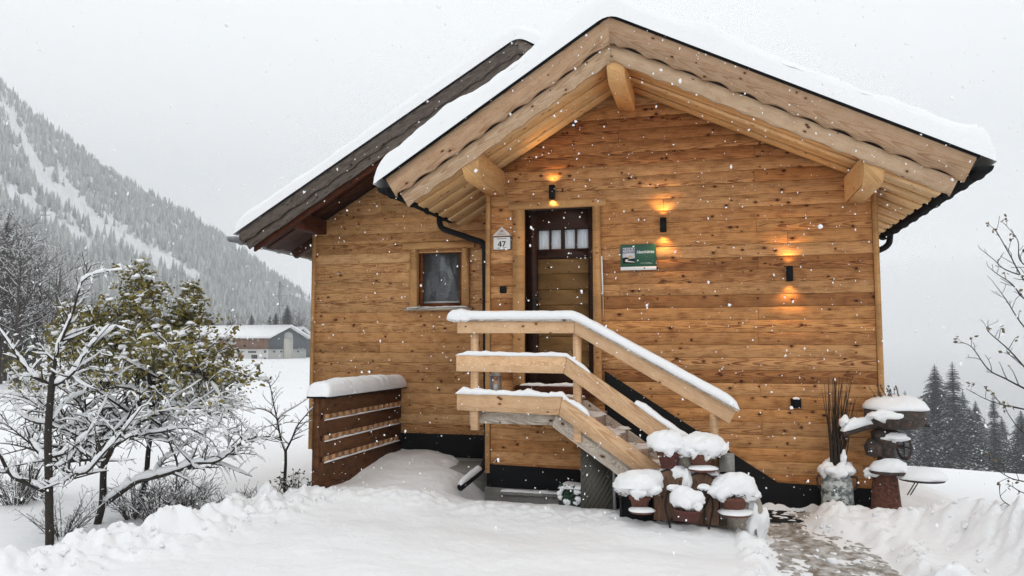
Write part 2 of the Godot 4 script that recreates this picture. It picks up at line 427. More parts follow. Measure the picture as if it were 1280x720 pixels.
func hgt(x: float, z: float) -> float:
	var dx := x; var dz := z - 9.6
	var r := sqrt(dx * dx + dz * dz)
	# yard
	var y := -1.84 + 0.05 * noise.get_noise_2d(x * 4, z * 4)
	# wide country: level to the left, a brow and a valley to the right
	var far_l := -2.3 - 0.95 * ss(10.0, 60.0, r) - 3.5 * ss(300.0, 900.0, r) + 0.25 * noise.get_noise_2d(x * 0.5, z * 0.5)
	var far_r := -1.95 - 1.85 * clampf((r - 8.0) / 20.0, 0, 1) - 2.0 * ss(27.0, 40.0, r) - 0.16 * maxf(0.0, r - 28.0) + 0.1 * noise.get_noise_2d(x * 1.2, z * 1.2)
	var az := rad_to_deg(atan2(x, -dz)) if dz < 0 else 90.0 * signf(x)
	var far := lerpf(far_l, far_r, ss(-12.0, 8.0, az))
	var xe := edge_x(z)
	var w := maxf(ss(xe + 0.05, xe - 1.0, x), ss(2.5, 3.8, x))
	w = maxf(w, ss(-9.0, -12.0, z)); w = maxf(w, ss(14.0, 20.0, z))
	if z < -1.3 and x > -4.5 and x < 2.5 and z > -9.0: w = 0.0
	y = lerpf(y, far, w)
	if r < 16.0:
		# raised snow on the terrace beside the screen
		var t := ss(-2.75, -3.5, x) * ss(2.4, 0.3, z) * ss(-5.0, -4.66, x)
		y += t * (0.2 + 0.12 * ss(-3.3, -4.3, x) * ss(0.6, -0.9, z))
		y -= 0.13 * ss(-3.75, -3.3, x + 0.15 * noise.get_noise_2d(x * 20, z * 20)) * ss(-2.8, -3.0, x) * ss(-0.2, -0.7, z)
		# bare strip along the footing
		y -= 0.16 * ss(-3.3, -2.8, x) * ss(-0.75, -1.2, x) * ss(0.72, 0.4, z + 0.12 * noise.get_noise_2d(x * 25, 5.0))
		# soft undulation, tracks and crust
		y += 0.022 * noise.get_noise_2d(x * 11, z * 11) + 0.006 * noise.get_noise_2d(x * 45, z * 45)
		var tr := z - (1.35 + 0.25 * sin(x * 0.9 + 0.6))
		y += 0.05 * exp(-tr * tr * 14.0) * ss(-5.0, -4.0, x) * ss(0.3, -0.4, x) * (0.7 + 1.3 * absf(noise.get_noise_2d(x * 30, z * 30)))
		var tr2 := z - (2.0 + 0.35 * (x + 2.0) * 0.4)
		y -= 0.035 * exp(-tr2 * tr2 * 9.0) * ss(-4.5, -3.0, x) * ss(0.6, 0.0, x)
		# thrown-up bank at the edge of the yard
		if z > 0.6 and z < 9.0:
			var d := x - (xe + 0.1)
			var prof := exp(-pow(d / (0.42 if d > 0 else 0.7), 2.0)) * ss(0.7, 1.9, z)
			if prof > 0.01:
				var lumps := absf(ridge.get_noise_2d(x * 1.0, z * 1.0)) * 0.8 + absf(ridge.get_noise_2d(x * 2.6 + 9, z * 2.6)) * 0.5
				y += prof * (-0.05 + 0.34 * lumps + 0.10 * (1.0 - 1.2 * (cells.get_noise_2d(x * 3.4, z * 3.4) + 1.0)) + 0.05 * (1.0 - 1.2 * (cells.get_noise_2d(x * 8.0, z * 8.0) + 1.0)) + 0.05)
		# heaps along the cleared path
		if x > 0.2 and z > -0.4:
			var best := 9.0; var hh := 0.0; var side := 0.0
			var p := Vector2(x, z)
			for i in BANK.size() - 1:
				var a := Vector2(BANK[i].x, BANK[i].z); var b := Vector2(BANK[i + 1].x, BANK[i + 1].z)
				var c := Geometry2D.get_closest_point_to_segment(p, a, b)
				var dd := p.distance_to(c)
				if dd < best:
					best = dd; hh = lerpf(BANK[i].y, BANK[i + 1].y, a.distance_to(c) / a.distance_to(b)); side = (b - a).cross(p - a)
			var pr := exp(-pow(best / (0.34 if side < 0 else 0.26), 2.0))
			if pr > 0.01:
				var lp := absf(ridge.get_noise_2d(x * 1.6, z * 1.6)) * 0.7 + absf(ridge.get_noise_2d(x * 4.2, z * 4.2 + 7)) * 0.35
				y += pr * hh * (0.62 + 0.85 * lp)
				y += pr * (0.10 * (1.0 - 1.2 * (cells.get_noise_2d(x * 4.2, z * 4.2) + 1.0)) + 0.05 * (1.0 - 1.2 * (cells.get_noise_2d(x * 10.0, z * 10.0) + 1.0)) + 0.05)
				y += pr * 0.009 * sin((x * 0.75 + z * 0.66) * 55.0 + 3.0 * noise.get_noise_2d(x * 9, z * 9)) * ss(-0.05, 0.2, side)
			var pd := poly_dist(p) + 0.1 * noise.get_noise_2d(x * 26, z * 26)
			y -= 0.10 * ss(0.1, -0.1, pd)
			y += 0.05 * exp(-pow((pd - 0.14) / 0.12, 2.0)) * (0.4 + 1.8 * absf(ridge.get_noise_2d(x * 3.0, z * 3.0)))
	return y
func axis(lo: float, hi: float, step: float, far_lo: float, far_hi: float, grow: float) -> PackedFloat32Array:
	var a := []
	var v := lo; var s := step
	while v > far_lo:
		s *= grow; v -= s; a.push_front(v)
	v = lo
	while v < hi:
		a.append(v); v += step
	s = step
	while v < far_hi:
		a.append(v); s *= grow; v += s
	a.append(v)
	return PackedFloat32Array(a)
func grid_mesh(xs: PackedFloat32Array, zs: PackedFloat32Array, f: Callable) -> ArrayMesh:
	var nx := xs.size(); var nz := zs.size()
	var vs := PackedVector3Array(); vs.resize(nx * nz)
	for j in nz:
		for i in nx: vs[j * nx + i] = Vector3(xs[i], f.call(xs[i], zs[j]), zs[j])
	return sheet(vs, nx, nz)
func sheet(vs: PackedVector3Array, nx: int, nz: int) -> ArrayMesh:
	var ns := PackedVector3Array(); ns.resize(nx * nz)
	var ix := PackedInt32Array(); ix.resize((nx - 1) * (nz - 1) * 6)
	var k := 0
	for j in nz:
		for i in nx:
			var a := vs[j * nx + mini(i + 1, nx - 1)] - vs[j * nx + maxi(i - 1, 0)]
			var b := vs[mini(j + 1, nz - 1) * nx + i] - vs[maxi(j - 1, 0) * nx + i]
			var n := b.cross(a).normalized()
			ns[j * nx + i] = n
			if i < nx - 1 and j < nz - 1:
				var o := j * nx + i
				ix[k] = o; ix[k + 1] = o + 1; ix[k + 2] = o + nx + 1; ix[k + 3] = o; ix[k + 4] = o + nx + 1; ix[k + 5] = o + nx
				k += 6
	var arr := []; arr.resize(Mesh.ARRAY_MAX)
	arr[Mesh.ARRAY_VERTEX] = vs; arr[Mesh.ARRAY_NORMAL] = ns; arr[Mesh.ARRAY_INDEX] = ix
	var m := ArrayMesh.new()
	m.add_surface_from_arrays(Mesh.PRIMITIVE_TRIANGLES, arr)
	return m

# ---------- the chalet ----------
const RX := -1.04
const RY := 3.68
const ZF := 1.3
func roof_y(x: float) -> float:
	return RY - (0.63 * (RX - x) if x < RX else 0.507 * (x - RX))
func main_y(x: float) -> float:
	return 4.18 - 0.587 * absf(x + 2.46)
func under_y(x: float) -> float: return roof_y(x) - lerpf(0.36, 0.26, clampf((RX - x) / 2.68 if x < RX else (x - RX) / 3.6, 0.0, 1.0))
# rows of cladding boards clipped to the outline of a wall, openings left free
func cladding(wall: Node, outline: PackedVector2Array, holes: Array, zf: float, y0: float, pitch: float, joints: Array, set: Array):
	var x0 := 1e9; var x1 := -1e9; var y1 := -1e9
	for p in outline: x0 = minf(x0, p.x); x1 = maxf(x1, p.x); y1 = maxf(y1, p.y)
	var y := y0; var row := 0; var tone := 0
	while y < y1:
		var h := pitch
		var cuts := [x0]
		for j in joints[row % joints.size()]: cuts.append(j)
		cuts.append(x1)
		for c in cuts.size() - 1:
			var strip := rng.randi() % 8
			if c == 0 or rng.randf() < 0.4: tone = rng.randi() % set.size()
			for part in Geometry2D.intersect_polygons(rect(cuts[c] + 0.001, y + 0.0012, cuts[c + 1] - 0.001, y + h - 0.0012), outline):
				var parts := [part]
				for hole in holes:
					var next := []
					for q in parts:
						for piece in Geometry2D.clip_polygons(q, hole): next.append(piece)
					parts = next
				for piece in parts:
					var bb := Rect2(piece[0], Vector2.ZERO)
					for v in piece: bb = bb.expand(v)
					if bb.size.x < 0.02 or bb.size.y < 0.015: continue
					slab("board", piece, plane_z(zf + rng.randf_range(-0.002, 0.002)), 0.03, 0.005, set[tone], wall, 0.0, rng.randf(), -y / 1.32 + strip / 8.0)
		y += h; row += 1
func holder(called: String, parent: Node) -> Node3D:
	var o := Node3D.new(); o.name = called
	parent.add_child(o, true)
	o.position = -offset_of(parent)
	return o
func wavy(L: float, top: float, bottom: float, tan_a: float, right: bool, amp: float, period: float, shift: float) -> PackedVector2Array:
	var p := PackedVector2Array()
	var sgn := 1.0 if right else -1.0
	p.append(Vector2(sgn * -top * tan_a, top))
	p.append(Vector2(sgn * L, top))
	p.append(Vector2(sgn * L, bottom))
	var n := int(L / 0.03)
	for i in range(n - 1, 0, -1):
		var x := L * i / n
		if x < -bottom * tan_a + 0.03: break
		var ph := (x + shift) / period
		p.append(Vector2(sgn * x, bottom + amp * absf(sin(PI * ph)) * (0.88 + 0.12 * sin(PI * ph * 0.5))))
	p.append(Vector2(sgn * -bottom * tan_a, bottom))
	return p
func slope_frame(ridge_pt: Vector3, slope: float, right: bool) -> Transform3D:
	var a := atan(slope); var c := cos(a); var s := sin(a)
	if right: return Transform3D(Basis(Vector3(c, -s, 0), Vector3(s, c, 0), Vector3(0, 0, 1)), ridge_pt)
	return Transform3D(Basis(Vector3(c, s, 0), Vector3(-s, c, 0), Vector3(0, 0, 1)), ridge_pt)
func gutter(called: String, a: Vector3, b: Vector3, r: float, mat: Material, parent: Node) -> MeshInstance3D:
	var st := newst()
	var d := (b - a).normalized(); var side := d.cross(Vector3.UP).normalized(); var n := 10
	for shell in 2:
		var rr := r - shell * 0.006
		for k in n:
			var t0 := PI + PI * k / n; var t1 := PI + PI * (k + 1) / n
			var o0 := side * cos(t0) * rr + Vector3.UP * sin(t0) * rr; var o1 := side * cos(t1) * rr + Vector3.UP * sin(t1) * rr
			quad(st, a + o0, b + o0, b + o1, a + o1)
	for e in [a, b]:
		for k in range(1, n):
			var t0 := PI + PI * k / n; var t1 := PI + PI * (k + 1) / n
			tri(st, e - side * r, e + side * cos(t0) * r + Vector3.UP * sin(t0) * r, e + side * cos(t1) * r + Vector3.UP * sin(t1) * r)
	var g := obj(called, done(st), mat, parent)
	var count := int(a.distance_to(b) / 0.5)
	for i in count:
		var c := a.lerp(b, (i + 0.5) / count)
		var pts := []
		for k in 9:
			var t := PI + PI * k / 8.0
			pts.append(c + side * cos(t) * (r + 0.006) + Vector3.UP * sin(t) * (r + 0.006))
		tube("bracket", pts, 0.009, mat, g, 5)
	return g

func build_chalet():
	var house := thing("chalet", "honey brown timber chalet with horizontal plank walls and snow covered gable roofs", "house", Vector3(-2.0, -2.0, -3.0))
	# porch wing, front wall
	var fw := holder("front_wall", house)
	var outline := PackedVector2Array([Vector2(-2.79, -1.51), Vector2(1.84, -1.62), Vector2(1.84, under_y(1.84) - 0.01), Vector2(RX, under_y(RX) - 0.01), Vector2(-2.79, under_y(-2.79) - 0.01)])
	var door_hole := rect(-2.44, -0.62, -1.37, 1.80)
	var joints := [[0.55], [], [-1.1], [], [0.56], [], [0.9], [0.55], [], [-0.55], [], [0.54], []]
	cladding(fw, outline, [door_hole], 0.0, -1.65, 0.152, joints, M.larch)
	var core := PackedVector2Array([Vector2(-2.80, -2.3), Vector2(1.85, -2.3), Vector2(1.85, under_y(1.85) + 0.03), Vector2(RX, under_y(RX) + 0.03), Vector2(-2.80, under_y(-2.80) + 0.03)])
	for piece in Geometry2D.clip_polygons(core, rect(-2.42, -3.0, -1.39, 1.78)):
		slab("sheathing", piece, plane_z(-0.034), 0.1, 0.0, M.dark, fw)
	box("corner_board", Vector3(-2.825, (-1.62 + under_y(-2.83)) / 2, -0.03), Vector3(0.06, under_y(-2.83) + 1.62, 0.1), M.trim, fw, 0.006)
	box("corner_board", Vector3(1.873, (-1.7 + under_y(1.87)) / 2, -0.03), Vector3(0.06, under_y(1.87) + 1.7, 0.1), M.trim, fw, 0.006)
	var base := PackedVector2Array([Vector2(-1.30, -0.30), Vector2(0.72, -1.585), Vector2(1.90, -1.62), Vector2(1.90, -2.3), Vector2(-1.30, -2.3)])
	slab("flashing", base, plane_z(0.014), 0.008, 0.002, M.black, fw)
	slab("flashing", PackedVector2Array([Vector2(-2.83, -1.505), Vector2(-1.305, -1.54), Vector2(-1.305, -1.86), Vector2(-2.83, -1.79)]), plane_z(0.012), 0.03, 0.002, M.black, fw)
	box("foundation", Vector3(-2.05, -2.1, -0.06), Vector3(1.62, 0.6, 0.16), M.concrete, fw, 0.01)
	box("footing_ledge", Vector3(-2.2, -1.845, 0.06), Vector3(0.95, 0.04, 0.1), M.concrete, fw, 0.006)
	cushion("snow_ridge", [Vector3(-2.64, -1.826, 0.07), Vector3(-1.78, -1.826, 0.07)], 0.08, 0.03, Vector3(0, 0, 1), fw, 0.4)
	# side and back walls
	var sides := holder("side_wall", house)
	for k in 26:
		var yb := -1.6 + k * 0.165
		if yb + 0.165 < under_y(1.86) - 0.02:
			beam("board", Vector3(1.84, yb + 0.0825, -0.09), Vector3(1.84, yb + 0.0825, -6.0), 0.03, 0.161, M.larch[k % 6], sides)
		if yb + 0.165 < under_y(-2.8) - 0.02:
			beam("board", Vector3(-2.78, yb + 0.0825, -0.09), Vector3(-2.78, yb + 0.0825, -1.19), 0.03, 0.161, M.larch[(k + 3) % 6], sides)
		if yb + 0.165 < main_y(-6.04) - 0.24:
			beam("board", Vector3(-6.03, yb + 0.0825, -1.26), Vector3(-6.03, yb + 0.0825, -9.0), 0.03, 0.161, M.larch[(k + 1) % 6], sides)
	box("back_wall", Vector3(-2.4, -0.2, -9.0), Vector3(7.2, 4.2, 0.1), M.larch[0], sides)
	# main wall, set back
	var mw := holder("main_wall", house)
	var mo := PackedVector2Array([Vector2(-6.02, -1.30), Vector2(-2.80, -1.30), Vector2(-2.80, 3.6), Vector2(-3.0, main_y(-3.0) - 0.21), Vector2(-6.02, main_y(-6.02) - 0.21)])
	var w0 := at(524, 318, -1.2); var w1 := at(577, 382, -1.2)
	cladding(mw, mo, [rect(w0.x - 0.02, w1.y - 0.02, w1.x + 0.02, w0.y + 0.02)], -1.2, -1.30, 0.152, [[], [-4.9], [], [], [], [-3.7], []], M.pale)
	var mcore := PackedVector2Array([Vector2(-6.02, -2.4), Vector2(-2.7, -2.4), Vector2(-2.7, 3.9), Vector2(-6.02, main_y(-6.02) - 0.2)])
	for piece in Geometry2D.clip_polygons(mcore, rect(w0.x - 0.03, w1.y - 0.03, w1.x + 0.03, w0.y + 0.03)).filter(func(p): return not Geometry2D.is_polygon_clockwise(p)):
		pass
	for q in [rect(-6.02, -2.4, w0.x - 0.02, 1.88), rect(w1.x + 0.02, -2.4, -2.7, 1.9), rect(w0.x - 0.02, -2.4, w1.x + 0.02, w1.y - 0.02), rect(w0.x - 0.02, w0.y + 0.02, w1.x + 0.02, 1.9), PackedVector2Array([Vector2(-6.02, 1.885), Vector2(-2.7, 1.905), Vector2(-2.7, main_y(-2.7) - 0.2), Vector2(-6.02, main_y(-6.02) - 0.19)])]:
		slab("sheathing", q, plane_z(-1.234), 0.1, 0.0, M.dark, mw)
	box("gable_wall", Vector3(-1.0, 2.6, -1.35), Vector3(3.4, 1.6, 0.1), M.larch[2], mw)
	box("corner_board", Vector3(-6.03, 0.15, -1.21), Vector3(0.055, 3.45, 0.08), M.trim, mw, 0.006)
	slab("flashing", rect(-6.0, -1.62, -2.86, -1.285), plane_z(-1.19), 0.006, 0.002, M.black, mw)
	box("foundation", Vector3(-4.4, -2.05, -1.25), Vector3(3.2, 0.86, 0.12), M.concrete, mw, 0.01)
	# terrace slab under the snow
	box("terrace", Vector3(-3.6, -2.06, -0.72), Vector3(1.5, 0.8, 0.9), M.concrete, house, 0.01)

	# porch roof
	var pr := holder("porch_roof", house)
	var chev := PackedVector2Array([Vector2(-3.60, roof_y(-3.60) - 0.20), Vector2(RX, under_y(RX) + 0.05), Vector2(2.44, roof_y(2.44) - 0.20), Vector2(2.44, roof_y(2.44) - 0.005), Vector2(RX, RY - 0.005), Vector2(-3.60, roof_y(-3.60) - 0.005)])
	slab("roof_deck", chev, plane_z(ZF - 0.10), 7.4, 0.0, M.dark, pr)
	for right in [false, true]:
		var sl := 0.507 if right else 0.63
		var xe := 2.56 if right else -3.72
		var L := absf(xe - RX) * sqrt(1 + sl * sl)
		var fr := slope_frame(Vector3(RX, RY, ZF), sl, right)
		var gr := 0.0
		slab("barge_board", wavy(L, 0.0, -0.265, sl, right, 0.046, 0.34, 0.1), fr, 0.045, 0.0, M.barge, pr, gr, rng.randf(), 0.19 + (0.125 if right else 0.0))
		fr.origin.z = ZF - 0.06
		slab("barge_board", wavy(L - 0.05, -0.244, -0.43, sl, right, 0.024, 0.34, 0.24), fr, 0.035, 0.0, M.barge2, pr, gr, rng.randf(), 0.43 + (0.125 if right else 0.0))
		fr.origin.z = ZF + 0.018
		var sg := 1.0 if right else -1.0
		slab("edge_strip", PackedVector2Array([Vector2(sg * -0.003 * sl, 0.003), Vector2(sg * (L + 0.02), 0.003), Vector2(sg * (L + 0.02), 0.028), Vector2(sg * -0.028 * sl, 0.028)]), fr, 0.09, 0.0, M.blackmetal, pr)
		# board-on-board soffit
		var nrm := Vector3(sl if right else -sl, 1, 0).normalized()
		var z := ZF - 0.10; var k := 0
		var zend := -3.2 if right else -1.17
		while z > zend:
			var wd := 0.215 if k % 2 == 0 else 0.165
			var low := 0.0 if k % 2 == 0 else -0.026
			var xi := RX + (0.02 if right else -0.02)
			if z - wd * 0.5 < 0.0: xi = 1.91 if right else -2.87
			var xo := 2.41 if right else -3.57
			var a := Vector3(xi, under_y(xi) + low, z - wd / 2); var b := Vector3(xo, under_y(xo) + low, z - wd / 2)
			beam("soffit_board", a, b, wd + (0.0 if k % 2 == 0 else 0.03), 0.024, M.soffit[rng.randi() % 3], pr, nrm, 0.004)
			z -= wd; k += 1
	# purlins with undercut ends
	for p in [[-0.985, 3.0, 0.20, 0.36], [-2.70, 1.98, 0.205, 0.32], [1.65, 1.67, 0.20, 0.32]]:
		var zf := 1.2
		var prof := PackedVector2Array([Vector2(-zf, p[1] + p[3]), Vector2(0.1, p[1] + p[3]), Vector2(0.1, p[1]), Vector2(-zf + 0.17, p[1]), Vector2(-zf + 0.09, p[1] + 0.035), Vector2(-zf + 0.04, p[1] + 0.09), Vector2(-zf, p[1] + 0.13)])
		# outline runs back along the beam, thickness sideways
		var f := Transform3D(Basis(Vector3(0, 0, -1), Vector3(0, 1, 0), Vector3(1, 0, 0)), Vector3(p[0] + p[2] / 2, 0, 0))
		slab("purlin", prof, f, p[2], 0.008, M.purlin, pr)
	gutter("gutter", Vector3(-3.75, roof_y(-3.72) - 0.10, ZF - 0.0), Vector3(-3.75, roof_y(-3.72) - 0.07, -1.15), 0.075, M.blackmetal, pr)
	gutter("gutter", Vector3(2.62, roof_y(2.56) - 0.09, ZF + 0.02), Vector3(2.62, roof_y(2.56) - 0.12, -3.3), 0.08, M.blackmetal, pr)
	var pl := tube("downpipe", rounded([at(548, 258, -0.6), at(550, 285, -0.6), at(606, 304, -0.2), at(609, 572, -0.2), at(602, 588, 0.0), at(575, 610, 0.45)], 0.1), 0.042, M.blackmetal, pr, 12)
	cushion("snow_ridge", [at(601, 588, 0.0) + Vector3(0, 0.03, 0), at(574, 609, 0.45) + Vector3(0, 0.03, 0)], 0.11, 0.06, Vector3(0.7, 0, 0.7), pl, 0.15)
	tube("clamp", [at(608.4, 330, -0.2), at(608.4, 333, -0.2)], 0.05, M.blackmetal, pl, 12)
	tube("clamp", [at(608.8, 530, -0.2), at(608.8, 533, -0.2)], 0.05, M.blackmetal, pl, 12)
	tube("downpipe", rounded([Vector3(2.64, roof_y(2.56) - 0.16, -2.9), Vector3(2.62, roof_y(2.56) - 0.34, -2.9), Vector3(1.95, roof_y(2.56) - 0.62, -2.9), Vector3(1.93, -1.9, -2.9)], 0.12), 0.045, M.blackmetal, pr, 12)

	# old main roof
	var mr := holder("main_roof", house)
	var mch := PackedVector2Array([Vector2(-6.70, main_y(-6.70) - 0.12), Vector2(-2.46, 4.18 - 0.15), Vector2(1.7, main_y(1.7) - 0.12), Vector2(1.7, main_y(1.7) - 0.005), Vector2(-2.46, 4.175), Vector2(-6.70, main_y(-6.70) - 0.005)])
	slab("roof_deck", mch, plane_z(-0.28), 9.2, 0.0, M.redwood[1], mr)
	for right in [false, true]:
		var L := (1.5 if right else 4.28) * sqrt(1 + 0.587 * 0.587)
		var fr := slope_frame(Vector3(-2.46, 4.18, -0.2), 0.587, right)
		slab("barge_board", wavy(L, 0.0, -0.18, 0.587, right, 0.038, 0.45, 0.2), fr, 0.04, 0.0, M.oldwood, mr, 0.0)
		fr.origin.z = -0.242
		slab("barge_board", wavy(L - 0.03, -0.13, -0.285, 0.587, right, 0.012, 0.6, 0.0), fr, 0.035, 0.0, M.oldwood, mr, 0.0)
		if right: continue
		var nrm := Vector3(-0.587, 1, 0).normalized()
		for k in 5:
			var zc := -0.37 - k * 0.19
			beam("soffit_board", Vector3(-2.6, main_y(-2.6) - 0.165 - 0.02 * (k % 2), zc), Vector3(-6.66, main_y(-6.66) - 0.165 - 0.02 * (k % 2), zc), 0.185, 0.022, M.redwood[k % 3], mr, nrm, 0.004)
		fr = slope_frame(Vector3(-2.46, 4.18 - 0.30, -0.30), 0.587, false)
		slab("rafter", PackedVector2Array([Vector2(-L + 0.25, 0.0), Vector2(-0.3, 0.0), Vector2(-0.3, -0.07), Vector2(-L + 0.2, -0.07)]), fr, 0.06, 0.006, M.redwood[2], mr, 0.0)
	var pf := Transform3D(Basis(Vector3(0, 0, -1), Vector3(0, 1, 0), Vector3(1, 0, 0)), Vector3(-5.83, 0, 0))
	slab("purlin", PackedVector2Array([Vector2(0.42, 1.99), Vector2(1.25, 1.99), Vector2(1.25, 1.76), Vector2(0.55, 1.76), Vector2(0.46, 1.82)]), pf, 0.19, 0.008, M.redwood[2], mr)
	for k in 7:
		var zc := -1.6 - k * 0.9
		beam("rafter", Vector3(-5.9, main_y(-5.9) - 0.23, zc), Vector3(-6.62, main_y(-6.62) - 0.23, zc), 0.1, 0.13, M.redwood[k % 3], mr, Vector3(-0.587, 1, 0).normalized())
	gutter("gutter", Vector3(-6.80, main_y(-6.72) - 0.06, -0.14), Vector3(-6.80, main_y(-6.72) - 0.10, -9.0), 0.085, M.zinc, mr)

	# door
	var dr := holder("door", house)
	box("casing", Vector3(-2.405, 0.58, 0.008), Vector3(0.155, 2.42, 0.05), M.trim, dr, 0.008)
	box("casing", Vector3(-1.385, 0.58, 0.008), Vector3(0.10, 2.42, 0.05), M.trim, dr, 0.008)
	box("casing", Vector3(-1.90, 1.835, 0.012), Vector3(1.28, 0.10, 0.055), M.trim, dr, 0.008)
	var zd := -0.10
	box("stile", Vector3(-2.255, 0.63, zd), Vector3(0.15, 2.32, 0.05), M.door, dr)
	box("stile", Vector3(-1.47, 0.63, zd), Vector3(0.075, 2.32, 0.05), M.door, dr)
	box("top_rail", Vector3(-1.843, 1.655, zd - 0.001), Vector3(0.67, 0.27, 0.05), M.door, dr)
	box("middle_rail", Vector3(-1.843, 1.205, zd - 0.001), Vector3(0.67, 0.12, 0.05), M.door, dr)
	box("bottom_rail", Vector3(-1.843, -0.40, zd - 0.001), Vector3(0.67, 0.26, 0.05), M.door, dr)
	box("mullion", Vector3(-1.843, 1.392, zd - 0.004), Vector3(0.045, 0.255, 0.045), M.door, dr)
	for k in 7: box("panel", Vector3(-1.843, 1.042 - k * 0.202, zd - 0.012), Vector3(0.668, 0.197, 0.03), M.panel[k % 2], dr, 0.008)
	for k in 4:
		var x := -2.098 + k * 0.17
		var pane := box("pane", Vector3(x, 1.392, zd - 0.012), Vector3(0.145, 0.25, 0.006), M.glass, dr, 0.001)
		var st := newst()
		for i in 12:
			var xa := x - 0.075 + 0.15 * i / 12.0; var xb := x - 0.075 + 0.15 * (i + 1) / 12.0
			quad(st, Vector3(xa, 1.52, zd - 0.05 + 0.012 * sin(i * 2.1)), Vector3(xb, 1.52, zd - 0.05 + 0.012 * sin((i + 1) * 2.1)), Vector3(xb, 1.26, zd - 0.05 + 0.015 * sin((i + 1) * 2.1)), Vector3(xa, 1.26, zd - 0.05 + 0.015 * sin(i * 2.1)))
		obj("curtain", done(st), M.curtain, pane)
		if k % 2 == 0: box("glazing_bar", Vector3(x + 0.085, 1.392, zd), Vector3(0.016, 0.25, 0.03), M.door, dr, 0.002)
	box("inner_panel", Vector3(-1.86, 0.6, -0.30), Vector3(1.1, 2.5, 0.02), M.larch[1], dr)
	box("threshold", Vector3(-1.9, -0.555, 0.03), Vector3(1.05, 0.13, 0.22), M.redwood[2], dr, 0.01)
	cushion("snow_ridge", [Vector3(-2.38, -0.49, 0.07), Vector3(-1.45, -0.49, 0.07)], 0.12, 0.03, Vector3(0, 0, 1), dr, 0.5)
	var hd := tube("handle", rounded([Vector3(-2.235, 0.62, zd + 0.02), Vector3(-2.235, 0.62, zd + 0.075), Vector3(-2.12, 0.62, zd + 0.075)], 0.02), 0.011, M.iron, dr, 8)
	box("plate", Vector3(-2.235, 0.56, zd + 0.029), Vector3(0.045, 0.24, 0.008), M.iron, hd)
	box("reveal", Vector3(-2.338, 0.6, -0.06), Vector3(0.02, 2.4, 0.10), M.door, dr)
	box("reveal", Vector3(-1.427, 0.6, -0.06), Vector3(0.02, 2.4, 0.10), M.door, dr)
	box("reveal", Vector3(-1.88, 1.79, -0.06), Vector3(0.90, 0.02, 0.10), M.door, dr)

	# window in the main wall
	var wn := holder("window", house)
	var c0 := at(514, 312, -1.2); var c1 := at(587, 384, -1.2)
	var cw := 0.115
	box("casing", Vector3(c0.x + cw / 2, (c0.y + c1.y) / 2, -1.19), Vector3(cw, c0.y - c1.y, 0.06), M.trim, wn, 0.008)
	box("casing", Vector3(c1.x - cw / 2, (c0.y + c1.y) / 2, -1.19), Vector3(cw, c0.y - c1.y, 0.06), M.trim, wn, 0.008)
	box("head", Vector3((c0.x + c1.x) / 2 - 0.02, c0.y + 0.045, -1.185), Vector3(c1.x - c0.x + 0.2, 0.10, 0.075), M.trim, wn, 0.008)
	box("sill", Vector3((c0.x + c1.x) / 2, c1.y - 0.02, -1.165), Vector3(c1.x - c0.x + 0.12, 0.045, 0.14), M.greyplank, wn, 0.006)
	var i0 := Vector3(c0.x + cw, c0.y, 0); var i1 := Vector3(c1.x - cw, c1.y, 0)
	var zw := -1.27
	for s in [-1.0, 1.0]:
		box("frame", Vector3((i0.x + i1.x) / 2 + s * ((i1.x - i0.x) / 2 - 0.03), (i0.y + i1.y) / 2, zw), Vector3(0.06, i0.y - i1.y, 0.05), M.winframe, wn)
		box("frame", Vector3((i0.x + i1.x) / 2, (i0.y + i1.y) / 2 + s * ((i0.y - i1.y) / 2 - 0.035), zw + 0.001), Vector3(i1.x - i0.x - 0.12, 0.07, 0.05), M.winframe, wn)
		box("reveal", Vector3((i0.x + i1.x) / 2 + s * ((i1.x - i0.x) / 2 + 0.008), (i0.y + i1.y) / 2, -1.24), Vector3(0.018, i0.y - i1.y, 0.10), M.trim, wn)
	box("pane", Vector3((i0.x + i1.x) / 2, (i0.y + i1.y) / 2, zw), Vector3(i1.x - i0.x - 0.11, i0.y - i1.y - 0.13, 0.008), M.glass, wn, 0.001)
	box("inner_ledge", Vector3((i0.x + i1.x) / 2, i1.y + 0.09, zw - 0.15), Vector3(i1.x - i0.x, 0.03, 0.2), M.white, wn)
	var rc := Vector3((i0.x + i1.x) / 2, 0.6, -2.75)
	for q in [[Vector3(0, 0, -1.3), Vector3(2.5, 2.6, 0.06)], [Vector3(-1.25, 0, 0.1), Vector3(0.06, 2.6, 2.7)], [Vector3(1.25, 0, 0.1), Vector3(0.06, 2.6, 2.7)], [Vector3(0, 1.3, 0.1), Vector3(2.6, 0.06, 2.7)], [Vector3(0, -1.3, 0.1), Vector3(2.6, 0.06, 2.7)]]:
		box("room_wall", rc + q[0], q[1], M.panel[0], wn)
	cushion("snow_ridge", [Vector3(c0.x - 0.02, c1.y + 0.004, -1.115), Vector3(c1.x, c1.y + 0.004, -1.115)], 0.05, 0.015, Vector3(0, 0, 1), wn, 0.5)

